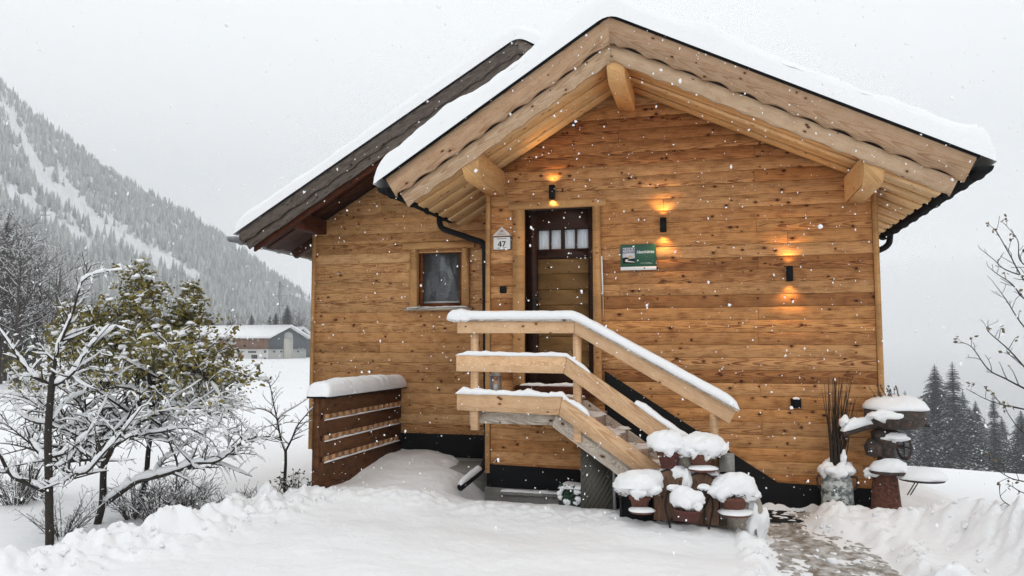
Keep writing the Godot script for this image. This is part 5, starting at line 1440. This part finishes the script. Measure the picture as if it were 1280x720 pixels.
	# strip of wood behind the barn
	for k in 40:
		var u := 130.0 + 290.0 * (k + r.randf()) / 40.0
		var d := r.randf_range(290, 380)
		var tp := away(u, 392.0 + r.randf_range(-14, 14), d)
		var gy := hgt(tp.x, tp.z)
		var bareone := r.randf() < 0.5
		var t := thing("wood_edge_tree", "hazy bare tree in the wood edge behind the barn" if bareone else "hazy spruce in the wood edge behind the barn", "tree", Vector3(tp.x, gy, tp.z), "bare trees of the wood edge behind the barn" if bareone else "spruces of the wood edge behind the barn")
		if bareone: tree_from(t, bare[k % 4].slice(0, 2), ["trunk", "branches"], [M.twig, M.twig])
		else: tree_from(t, kinds[k % 4], ["trunk", "crown", "branch_snow"], [M.bark, M.needle, M.snow])
		var s := (tp.y - gy) / (12.0 if bareone else 10.0)
		t.scale = Vector3(s, s, s) * Vector3(1.2, 1, 1.2)

# ---------- the mountain and its forest ----------
const SIL := [[-420, -160], [-200, -30], [-60, 55], [0, 97], [30, 128], [60, 152], [100, 184], [140, 212], [180, 236], [240, 266], [290, 302], [340, 338], [393, 374], [470, 402], [560, 420], [720, 431]]
const STREAK := [[Vector2(4, 130), 6.0], [Vector2(30, 180), 9.0], [Vector2(53, 227), 11.0], [Vector2(93, 256), 14.0], [Vector2(147, 298), 13.0], [Vector2(200, 325), 11.0], [Vector2(246, 350), 7.0]]
const STREAK2 := [[Vector2(-40, 215), 8.0], [Vector2(0, 236), 10.0], [Vector2(44, 262), 9.0], [Vector2(80, 285), 8.0], [Vector2(120, 310), 6.0]]
const STREAK3 := [[Vector2(75, 215), 4.0], [Vector2(95, 250), 6.0], [Vector2(118, 282), 8.0], [Vector2(165, 312), 8.0]]
const STREAK4 := [[Vector2(165, 360), 6.0], [Vector2(200, 372), 8.0], [Vector2(215, 380), 6.0]]
const STREAK5 := [[Vector2(360, 368), 3.0], [Vector2(385, 378), 5.0], [Vector2(420, 390), 4.0]]
func sil_v(u: float) -> float:
	for i in SIL.size() - 1:
		if u <= SIL[i + 1][0]:
			return lerpf(SIL[i][1], SIL[i + 1][1], clampf((u - SIL[i][0]) / float(SIL[i + 1][0] - SIL[i][0]), 0, 1))
	return SIL[-1][1]
func mountain_at(u: float, t: float) -> Vector3:
	var dt := 950.0 + 0.35 * (u + 200.0)
	var df := 400.0 + 0.15 * (u + 200.0)
	var top := away(u, sil_v(u) + 4.0, dt)
	var foot := away(u, 440.0, df)
	foot.y = -8.0
	var p := foot.lerp(top, t)
	p.y = lerpf(foot.y, top.y, pow(t, 1.12)) + 26.0 * noise.get_noise_2d(u * 0.5, t * 140.0) * t * (1.15 - t)
	return p
func to_px(p: Vector3) -> Vector2:
	var c := cam_basis.transposed() * (p - EYE)
	return Vector2(640.0 + FOCAL * c.x / -c.z, 360.0 - FOCAL * c.y / -c.z)
func open_snow(px: Vector2) -> bool:
	for s in [STREAK, STREAK2, STREAK3, STREAK4, STREAK5]:
		for i in s.size() - 1:
			var a: Vector2 = s[i][0]; var b: Vector2 = s[i + 1][0]
			var c := Geometry2D.get_closest_point_to_segment(px, a, b)
			var w := lerpf(s[i][1], s[i + 1][1], a.distance_to(c) / a.distance_to(b))
			if px.distance_to(c) < w * (1.05 + 1.2 * noise.get_noise_2d(px.x * 6, px.y * 6)): return true
	return false
func build_mountain():
	var nx := 130; var nt := 60
	var vs := PackedVector3Array(); vs.resize(nx * nt)
	for j in nt:
		for i in nx: vs[j * nx + i] = mountain_at(-110.0 + 760.0 * i / (nx - 1.0), 1.0 - float(j) / (nt - 1.0))
	struct("mountain", sheet(vs, nx, nt), M.snow)
	# conifers: a jagged cone each
	var r := RandomNumberGenerator.new(); r.seed = 77
	var st := newst()
	for k in 6:
		var y0 := 0.05 + k * 0.15; var R := 0.2 * (1.0 - k * 0.14)
		for i in 7:
			var a := TAU * i / 7.0 + k * 0.5; var b := a + TAU / 7.0 * 0.85; var m := (a + b) * 0.5
			tri(st, Vector3(0, y0 + 0.28, 0), Vector3(cos(a) * R, y0, sin(a) * R), Vector3(cos(m) * R * 1.1, y0 - 0.05, sin(m) * R * 1.1))
			tri(st, Vector3(0, y0 + 0.28, 0), Vector3(cos(m) * R * 1.1, y0 - 0.05, sin(m) * R * 1.1), Vector3(cos(b) * R, y0, sin(b) * R))
	var mesh := done(st)
	var xf := []; var cols := []
	var tries := 0
	while xf.size() < 14000 and tries < 90000:
		tries += 1
		var u := r.randf_range(-105, 480); var t := pow(r.randf(), 0.85)
		var p := mountain_at(u, t)
		var px := to_px(p)
		if open_snow(px): continue
		if noise.get_noise_2d(u * 1.6, t * 330.0) > -0.02 + 0.4 * r.randf(): continue
		var h := r.randf_range(5, 15) * (0.75 + 0.3 * (1.0 - t))
		xf.append(Transform3D(Basis(Vector3.UP, r.randf() * TAU).scaled(Vector3(h * r.randf_range(0.75, 1.15), h, h * 0.95)), p + Vector3(0, -0.6, 0)))
		var g := r.randf_range(0.40, 0.70)  # tree grey raised: snow load plus distance haze put into the colour
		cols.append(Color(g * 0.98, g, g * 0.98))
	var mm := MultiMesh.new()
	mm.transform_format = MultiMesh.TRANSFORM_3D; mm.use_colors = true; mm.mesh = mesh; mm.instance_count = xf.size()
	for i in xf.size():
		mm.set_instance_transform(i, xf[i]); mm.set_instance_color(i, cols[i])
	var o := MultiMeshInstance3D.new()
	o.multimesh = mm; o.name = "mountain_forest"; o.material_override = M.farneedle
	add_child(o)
	tag(o, "hazy conifer forest covering the mountain flank", "forest"); o.set_meta("kind", "stuff")
	# power line masts
	for q in [[56, 258, 296, 330.0], [350, 352, 398, 350.0]]:
		var top := away(q[0], q[1], q[3]); var bot := away(q[0], q[2], q[3])
		bot.y = minf(bot.y, mountain_at(q[0], 0.02).y + 2.0)
		var m := thing("power_mast", "thin lattice power mast above the bare wood" if q[0] < 100 else "thin lattice power mast beyond the barn", "mast", bot, "lattice masts in front of the mountain")
		var H := top.y - bot.y
		for c in [[-1, -1], [1, -1], [1, 1], [-1, 1]]:
			tube("leg", [bot + Vector3(c[0] * 1.6, 0, c[1] * 1.6), top + Vector3(c[0] * 0.2, 0, c[1] * 0.2)], 0.12, M.zinc, m, 4)
		for k in 3:
			var y := H * (0.68 + 0.13 * k)
			tube("crossarm", [bot + Vector3(-3.6 + k * 0.6, y, 0), bot + Vector3(3.6 - k * 0.6, y, 0)], 0.13, M.zinc, m, 4)
		for k in 9:
			var y0 := H * k / 9.0; var y1 := H * (k + 1) / 9.0; var w0 := lerpf(1.6, 0.2, k / 9.0); var w1 := lerpf(1.6, 0.2, (k + 1) / 9.0)
			tube("brace", [bot + Vector3(-w0, y0, w0), bot + Vector3(w1, y1, w1)], 0.07, M.zinc, m, 3)
			tube("brace", [bot + Vector3(w0, y0, w0), bot + Vector3(-w1, y1, w1)], 0.07, M.zinc, m, 3)

func build_barn():
	var D := 215.0
	var cr := away(335, 447, D)
	var base := Vector3(cr.x, -3.9, cr.z)
	var t := thing("barn", "long low farm barn with brown plank upper wall and snowy roof across the meadow", "barn", base)
	# local axes: along the long side (to the left, away) and across the gable end (to the right, away)
	var fw := Vector3(cr.x, 0, cr.z - 9.6).normalized(); var rt := Vector3(-fw.z, 0, fw.x)
	var ax := (-rt * 0.80 + fw * 0.60).normalized(); var bx := (rt * 0.62 + fw * 0.80).normalized()
	var Ln := 42.0; var Wd := 17.0; var He := 6.4; var Hr := 9.3; var Hm := 3.3
	var fl := Transform3D(Basis(-ax, Vector3.UP, -ax.cross(Vector3.UP)), base)     # long side, x runs from -Ln to 0
	var fg := Transform3D(Basis(bx, Vector3.UP, bx.cross(Vector3.UP)), base)
	var white := plain(lin(0.66, 0.66, 0.64)); var brown := plain(lin(0.20, 0.11, 0.07)); var slate := plain(lin(0.10, 0.11, 0.12)); var grey := plain(lin(0.42, 0.42, 0.40)); var dk := plain(lin(0.06, 0.06, 0.065)); var gate := plain(lin(0.50, 0.49, 0.43)); var pink := plain(lin(0.24, 0.13, 0.10))
	slab("lower_wall", rect(-Ln, -1.0, 0, Hm), fl, 0.3, 0.0, white, t)
	for k in 28: slab("plank", rect(-Ln + k * 1.5 + 0.03, Hm + 0.02, -Ln + (k + 1) * 1.5 - 0.03, He), fl.translated_local(Vector3(0, 0, 0.12)), 0.3, 0.0, brown, t)
	for k in 9:
		var x := -3.4 - k * 4.4
		slab("shutter", rect(x - 1.9, 0.15, x, 1.75), fl.translated_local(Vector3(0, 0, 0.06)), 0.1, 0.0, pink if k > 0 else dk, t)
		slab("vent_window", rect(x - 3.0, 2.3, x - 0.4, 2.75), fl.translated_local(Vector3(0, 0, 0.06)), 0.1, 0.0, dk, t)
	for v in [0.4, 2.3]: slab("vent_window", rect(-1.3, v, -0.6, v + 0.6), fl.translated_local(Vector3(0, 0, 0.06)), 0.1, 0.0, dk, t)
	slab("gable_lower_wall", rect(0.05, -1.0, Wd, Hm), fg, 0.3, 0.0, grey, t)
	slab("gable_upper_wall", PackedVector2Array([Vector2(0.05, Hm + 0.02), Vector2(Wd, Hm + 0.02), Vector2(Wd, He), Vector2(Wd / 2, Hr), Vector2(0.05, He)]), fg.translated_local(Vector3(0, 0, 0.1)), 0.3, 0.0, slate, t)
	slab("gate", rect(Wd * 0.38, -0.6, Wd * 0.62, 6.2), fg.translated_local(Vector3(0, 0, 0.2)), 0.1, 0.0, gate, t)
	slab("gate_arch", PackedVector2Array([Vector2(Wd * 0.38, 6.25), Vector2(Wd * 0.62, 6.25), Vector2(Wd * 0.6, 7.6), Vector2(Wd * 0.5, 8.1), Vector2(Wd * 0.4, 7.6)]), fg.translated_local(Vector3(0, 0, 0.2)), 0.1, 0.0, grey, t)
	for x in [0.12, 0.3, 0.75]: slab("vent_window", rect(Wd * x, 2.4, Wd * x + 0.9, 2.8), fg.translated_local(Vector3(0, 0, 0.06)), 0.1, 0.0, dk, t)
	# roof with snow, two slopes
	var o := base + ax * -1.2 + bx * -1.0
	var e0 := o + Vector3(0, He - 0.25, 0); var rg := base + ax * -1.2 + bx * (Wd / 2) + Vector3(0, Hr + 0.2, 0); var e1 := base + ax * -1.2 + bx * (Wd + 1.0) + Vector3(0, He - 0.25, 0)
	var run := ax * (Ln + 2.4); var th := Vector3(0, 0.55, 0)
	for q in [[e0, rg], [rg, e1]]:
		var st := newst()
		var a: Vector3 = q[0]; var b: Vector3 = q[1]
		quad(st, a + th, a + run + th, b + run + th, b + th); quad(st, a, b, b + run, a + run)
		quad(st, a, a + th, b + th, b); quad(st, a, a + run, a + run + th, a + th); quad(st, b, b + th, b + run + th, b + run); quad(st, a + run, b + run, b + run + th, a + run + th)
		obj("snowy_roof", done(st), M.snow, t)
	# second roof behind
	var t2 := thing("farm_shed", "second snowy roofed shed just behind the barn gable", "shed", base + bx * 14.0 + fw * 22.0)
	var b2 := base + bx * 16.0 + fw * 20.0
	var f2 := Transform3D(Basis(bx, Vector3.UP, bx.cross(Vector3.UP)), b2)
	slab("wall", PackedVector2Array([Vector2(-8, -1), Vector2(8, -1), Vector2(8, 5.6), Vector2(0, 9.6), Vector2(-8, 5.6)]), f2, 12.0, 0.0, slate, t2)
	for sg in [-1.0, 1.0]:
		slab("snowy_roof", PackedVector2Array([Vector2(0, 9.65), Vector2(sg * 9.0, 5.15), Vector2(sg * 9.0, 5.7), Vector2(0, 10.2)]), f2.translated_local(Vector3(0, 0, 0.8)), 14.0, 0.0, M.snow, t2)

func build_neighbour():
	var b := Vector3(-14.5, -1.9, 25.0)
	var t := thing("neighbour_house", "dark timber house with a snow laden roof across the yard, mirrored in the chalet window", "house", b)
	var f := Transform3D(Basis(Vector3(-1, 0, 0), Vector3.UP, Vector3(0, 0, -1)), b)
	slab("wall", rect(-7.0, -0.5, 7.0, 5.2), f, 8.0, 0.0, M.redwood[1], t)
	for k in 4:
		var w := slab("window", rect(-5.6 + k * 3.2, 1.2, -4.4 + k * 3.2, 2.5), f.translated_local(Vector3(0, 0, 0.05)), 0.05, 0.01, M.winframe, t)
		slab("pane", rect(-5.5 + k * 3.2, 1.3, -4.5 + k * 3.2, 2.4), f.translated_local(Vector3(0, 0, 0.06)), 0.02, 0.0, M.dark, w)
	var st := newst()
	var e := [b + Vector3(-8, 4.9, -1.2), b + Vector3(8, 4.9, -1.2), b + Vector3(8, 7.9, 4.0), b + Vector3(-8, 7.9, 4.0), b + Vector3(8, 4.9, 9.2), b + Vector3(-8, 4.9, 9.2)]
	var up := Vector3(0, 0.4, 0)
	quad(st, e[0] + up, e[1] + up, e[2] + up, e[3] + up); quad(st, e[3] + up, e[2] + up, e[4] + up, e[5] + up)
	quad(st, e[0], e[0] + up, e[1] + up, e[1]); quad(st, e[0], e[1], e[2], e[3]); quad(st, e[3], e[2], e[4], e[5])
	quad(st, e[0], e[3], e[3] + up, e[0] + up); quad(st, e[3], e[5], e[5] + up, e[3] + up); quad(st, e[1], e[1] + up, e[2] + up, e[2]); quad(st, e[2], e[2] + up, e[4] + up, e[4])
	obj("snowy_roof", done(st), M.snow, t)

func build_path():
	var xs := axis(0.0, 2.35, 0.03, -0.0, 2.36, 1.1); var zs := axis(0.0, 5.9, 0.03, -0.0, 5.9, 1.1)
	var st := newst()
	var hts := []
	for j in zs.size():
		var row := PackedFloat32Array()
		for i in xs.size():
			var d := poly_dist(Vector2(xs[i], zs[j])) + 0.1 * noise.get_noise_2d(xs[i] * 26, zs[j] * 26) + 0.06 * noise.get_noise_2d(xs[i] * 90, zs[j] * 90)
			row.append(hgt(xs[i], zs[j]) + 0.014 + 0.012 * noise.get_noise_2d(xs[i] * 80, zs[j] * 80) - 0.07 * ss(-0.16, 0.06, d) - 0.045 * ss(0.05, 0.5, noise.get_noise_2d(xs[i] * 22 + 50, zs[j] * 22) + 0.6 * noise.get_noise_2d(xs[i] * 160, zs[j] * 160)))
		hts.append(row)
	st.set_smooth_group(0)
	for j in zs.size() - 1:
		for i in xs.size() - 1:
			var c := Vector2(xs[i], zs[j])
			var pd := poly_dist(c) + 0.1 * noise.get_noise_2d(c.x * 26, c.y * 26)
			if pd > 0.16: continue
			var v := []
			for q in [[0, 0], [1, 0], [1, 1], [0, 1]]: v.append(Vector3(xs[i + q[0]], hts[j + q[1]][i + q[0]], zs[j + q[1]]))
			quad(st, v[0], v[1], v[2], v[3])
	struct("path", done(st), M.slush)
	# clods
	var r := RandomNumberGenerator.new(); r.seed = 31
	var cl := newst()
	for k in 420:
		var x := r.randf_range(0.3, 3.2); var z := r.randf_range(0.3, 4.6)
		var pd := poly_dist(Vector2(x, z))
		if pd < -0.08 and r.randf() < 0.72: continue
		if pd > 0.7: continue
		var s := r.randf_range(0.006, 0.02) * (2.2 if r.randf() < 0.06 else 1.0)
		lump_into(cl, Vector3(x, hgt(x, z) + s * 0.25, z), Vector3(s * r.randf_range(0.8, 1.3), s * r.randf_range(0.8, 1.2), s), r.randf() * 70, 0.9, 0.9, 10, 7)
	for k in 170:
		var z := r.randf_range(1.2, 5.5); var x := edge_x(z) + r.randf_range(-0.5, 0.75)
		var s := r.randf_range(0.006, 0.022)
		lump_into(cl, Vector3(x, hgt(x, z) + s * 0.2, z), Vector3(s * 1.2, s, s), r.randf() * 70, 0.9, 0.9, 10, 7)
	var o := obj("snow_clods", done(cl), M.snow)
	tag(o, "loose clods of shovelled snow along path and banks", "snow"); o.set_meta("kind", "stuff")
	# the few big blocks
	var blocks := [[at(1188, 700, 3.0), Vector3(0.17, 0.12, 0.14), "angular block of shovelled snow at the edge of the slushy path"], [at(1076, 706, 2.7), Vector3(0.06, 0.035, 0.05), "single round snow lump lying on the slushy path"], [at(1128, 712, 2.95), Vector3(0.14, 0.07, 0.1), "low heap of snow crumbs beside the slushy path"]]
	for b in blocks:
		var p: Vector3 = b[0]
		p.y = hgt(p.x, p.z) + b[1].y * 0.4
		var st2 := newst()
		lump_into(st2, p, b[1], r.randf() * 50, 0.9, 0.42, 22, 14)
		lone("snow_block", done(st2), M.snow, b[2], "snow", "big snow lumps by the cleared path")

func mist(called: String, label: String, c: Vector3, size: Vector3, density: float):
	var v := FogVolume.new()
	v.shape = RenderingServer.FOG_VOLUME_SHAPE_ELLIPSOID; v.size = size; v.position = c
	var m := FogMaterial.new()
	m.density = density; m.albedo = Color(0.97, 0.98, 1.0)
	v.material = m; v.name = called
	add_child(v)
	tag(v, label, "mist"); v.set_meta("kind", "stuff")
func build_mist():
	mist("valley_mist", "thin snow haze hanging among the spruces beyond the brow", away(1195, 520, 112) + Vector3(0, -2, 0), Vector3(120, 44, 80), 0.0042)

func build_snowfall():
	var r := RandomNumberGenerator.new(); r.seed = 99
	var st := newst()
	lump_into(st, Vector3.ZERO, Vector3(1, 0.9, 0.8), 3.0, 1.0, 0.5, 7, 5)
	var mesh := done(st)
	var mm := MultiMesh.new()
	mm.transform_format = MultiMesh.TRANSFORM_3D; mm.mesh = mesh
	var xf := []
	while xf.size() < 3600:
		var p := Vector3(r.randf_range(-8.5, 4.5), r.randf_range(-1.6, 5.5), r.randf_range(0.3, 7.4))
		var px := to_px(p)
		if px.x < -60 or px.x > 1340 or px.y < -60 or px.y > 700: continue
		if p.y < hgt(p.x, p.z) + 0.1: continue
		if p.z < ZF + 0.4 and p.y > roof_y(p.x) - 0.6: continue
		var s := 0.0016 + 0.0042 * pow(r.randf(), 1.8) + (0.0035 if r.randf() < 0.05 else 0.0)
		var bs := Basis.from_euler(Vector3(r.randf() * 6, r.randf() * 6, r.randf() * 6)).scaled(Vector3(s, s * r.randf_range(1.0, 1.7), s))
		xf.append(Transform3D(bs, p))
	mm.instance_count = xf.size()
	for i in xf.size(): mm.set_instance_transform(i, xf[i])
	var o := MultiMeshInstance3D.new()
	o.multimesh = mm; o.name = "falling_snow"; o.material_override = M.flake
	add_child(o)
	tag(o, "snowflakes falling through the air before the chalet", "snowflakes"); o.set_meta("kind", "stuff")

func _ready():
	rng.seed = 4242
	noise.seed = 7; noise.frequency = 0.1; noise.fractal_octaves = 3
	ridge.seed = 9; ridge.frequency = 1.0; ridge.fractal_octaves = 3
	cells.seed = 12; cells.noise_type = FastNoiseLite.TYPE_CELLULAR; cells.frequency = 1.0; cells.cellular_return_type = FastNoiseLite.RETURN_DISTANCE
	cells.domain_warp_enabled = true; cells.domain_warp_amplitude = 0.35; cells.domain_warp_frequency = 1.5
	# camera
	var cam := Camera3D.new()
	cam.name = "camera"; cam.position = EYE; cam.basis = cam_basis
	cam.fov = rad_to_deg(2.0 * atan(360.0 / FOCAL)); cam.near = 0.1; cam.far = 9000.0
	add_child(cam)
	cam.current = true
	# overcast sky, soft sun, falling-snow haze
	var we := WorldEnvironment.new(); we.name = "environment"
	var e := Environment.new()
	e.background_mode = Environment.BG_SKY
	var sm := ProceduralSkyMaterial.new()
	sm.sky_top_color = lin(0.80, 0.825, 0.845); sm.sky_horizon_color = lin(0.93, 0.945, 0.96); sm.sky_curve = 0.15
	sm.ground_horizon_color = lin(0.93, 0.945, 0.96); sm.ground_bottom_color = lin(0.7, 0.71, 0.72)
	sm.sun_angle_max = 0.0
	var sky := Sky.new(); sky.sky_material = sm
	e.sky = sky
	e.tonemap_mode = Environment.TONE_MAPPER_LINEAR
	e.tonemap_exposure = 1.56
	e.fog_enabled = true; e.fog_density = 0.0007; e.fog_light_color = Color(0.93, 0.95, 0.97)
	e.volumetric_fog_enabled = true; e.volumetric_fog_density = 0.0; e.sdfgi_enabled = true; e.ssao_enabled = true; e.ssil_enabled = true
	we.environment = e
	add_child(we)
	var sun := DirectionalLight3D.new()
	sun.name = "sun"; sun.light_energy = 0.16; sun.light_angular_distance = 25.0; sun.light_color = Color(1.0, 0.985, 0.96); sun.shadow_enabled = true
	sun.rotation_degrees = Vector3(-58, 25, 0)
	add_child(sun)

	make_materials()
	M.drystem = plain(lin(0.09, 0.06, 0.035)); M.rod = plain(lin(0.035, 0.024, 0.016), 0.9); M.twig = plain(lin(0.07, 0.06, 0.053), 0.95)
	M.leaf = plain(Color.WHITE, 0.7); M.leaf.vertex_color_use_as_albedo = true; M.leaf.cull_mode = BaseMaterial3D.CULL_DISABLED
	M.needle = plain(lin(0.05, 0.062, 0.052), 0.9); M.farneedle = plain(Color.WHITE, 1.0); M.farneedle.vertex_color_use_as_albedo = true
	M.flake = plain(lin(0.9, 0.9, 0.9), 0.9)
	M.slush = rough_mat(41, 0.012, [[0.0, lin(0.12, 0.10, 0.08)], [0.26, lin(0.22, 0.195, 0.165)], [0.42, lin(0.35, 0.33, 0.305)], [0.6, lin(0.47, 0.46, 0.445)], [0.8, lin(0.62, 0.62, 0.61)], [1.0, lin(0.78, 0.78, 0.78)]], 0.9, 0.45, 8.0)

	# setting
	var xs := axis(-7.6, 3.9, 0.033, -1150.0, 520.0, 1.13); var zs := axis(-1.6, 6.6, 0.033, -1150.0, 100.0, 1.13)
	struct("ground", grid_mesh(xs, zs, hgt), M.snowground)
	print("ground ", Time.get_ticks_msec())
	build_path()
	build_mountain()
	print("mountain ", Time.get_ticks_msec())
	build_chalet()
	roof_snow("thick smooth snow layer on the porch gable roof", roof_y, -3.86, 2.72, RX, -5.5, ZF + 0.05, 0.29, 3.0)
	roof_snow("snow layer on the old grey main roof behind", main_y, -6.80, 1.6, -2.46, -9.2, -0.17, 0.22, 40.0)
	print("house ", Time.get_ticks_msec())
	build_stairs()
	build_screen()
	build_wall_things()
	build_pots()
	build_separator()
	print("things ", Time.get_ticks_msec())
	build_barn()
	build_neighbour()
	build_near_trees()
	print("near trees ", Time.get_ticks_msec())
	build_far_trees()
	build_mist()
	build_snowfall()
	print("done ", Time.get_ticks_msec())
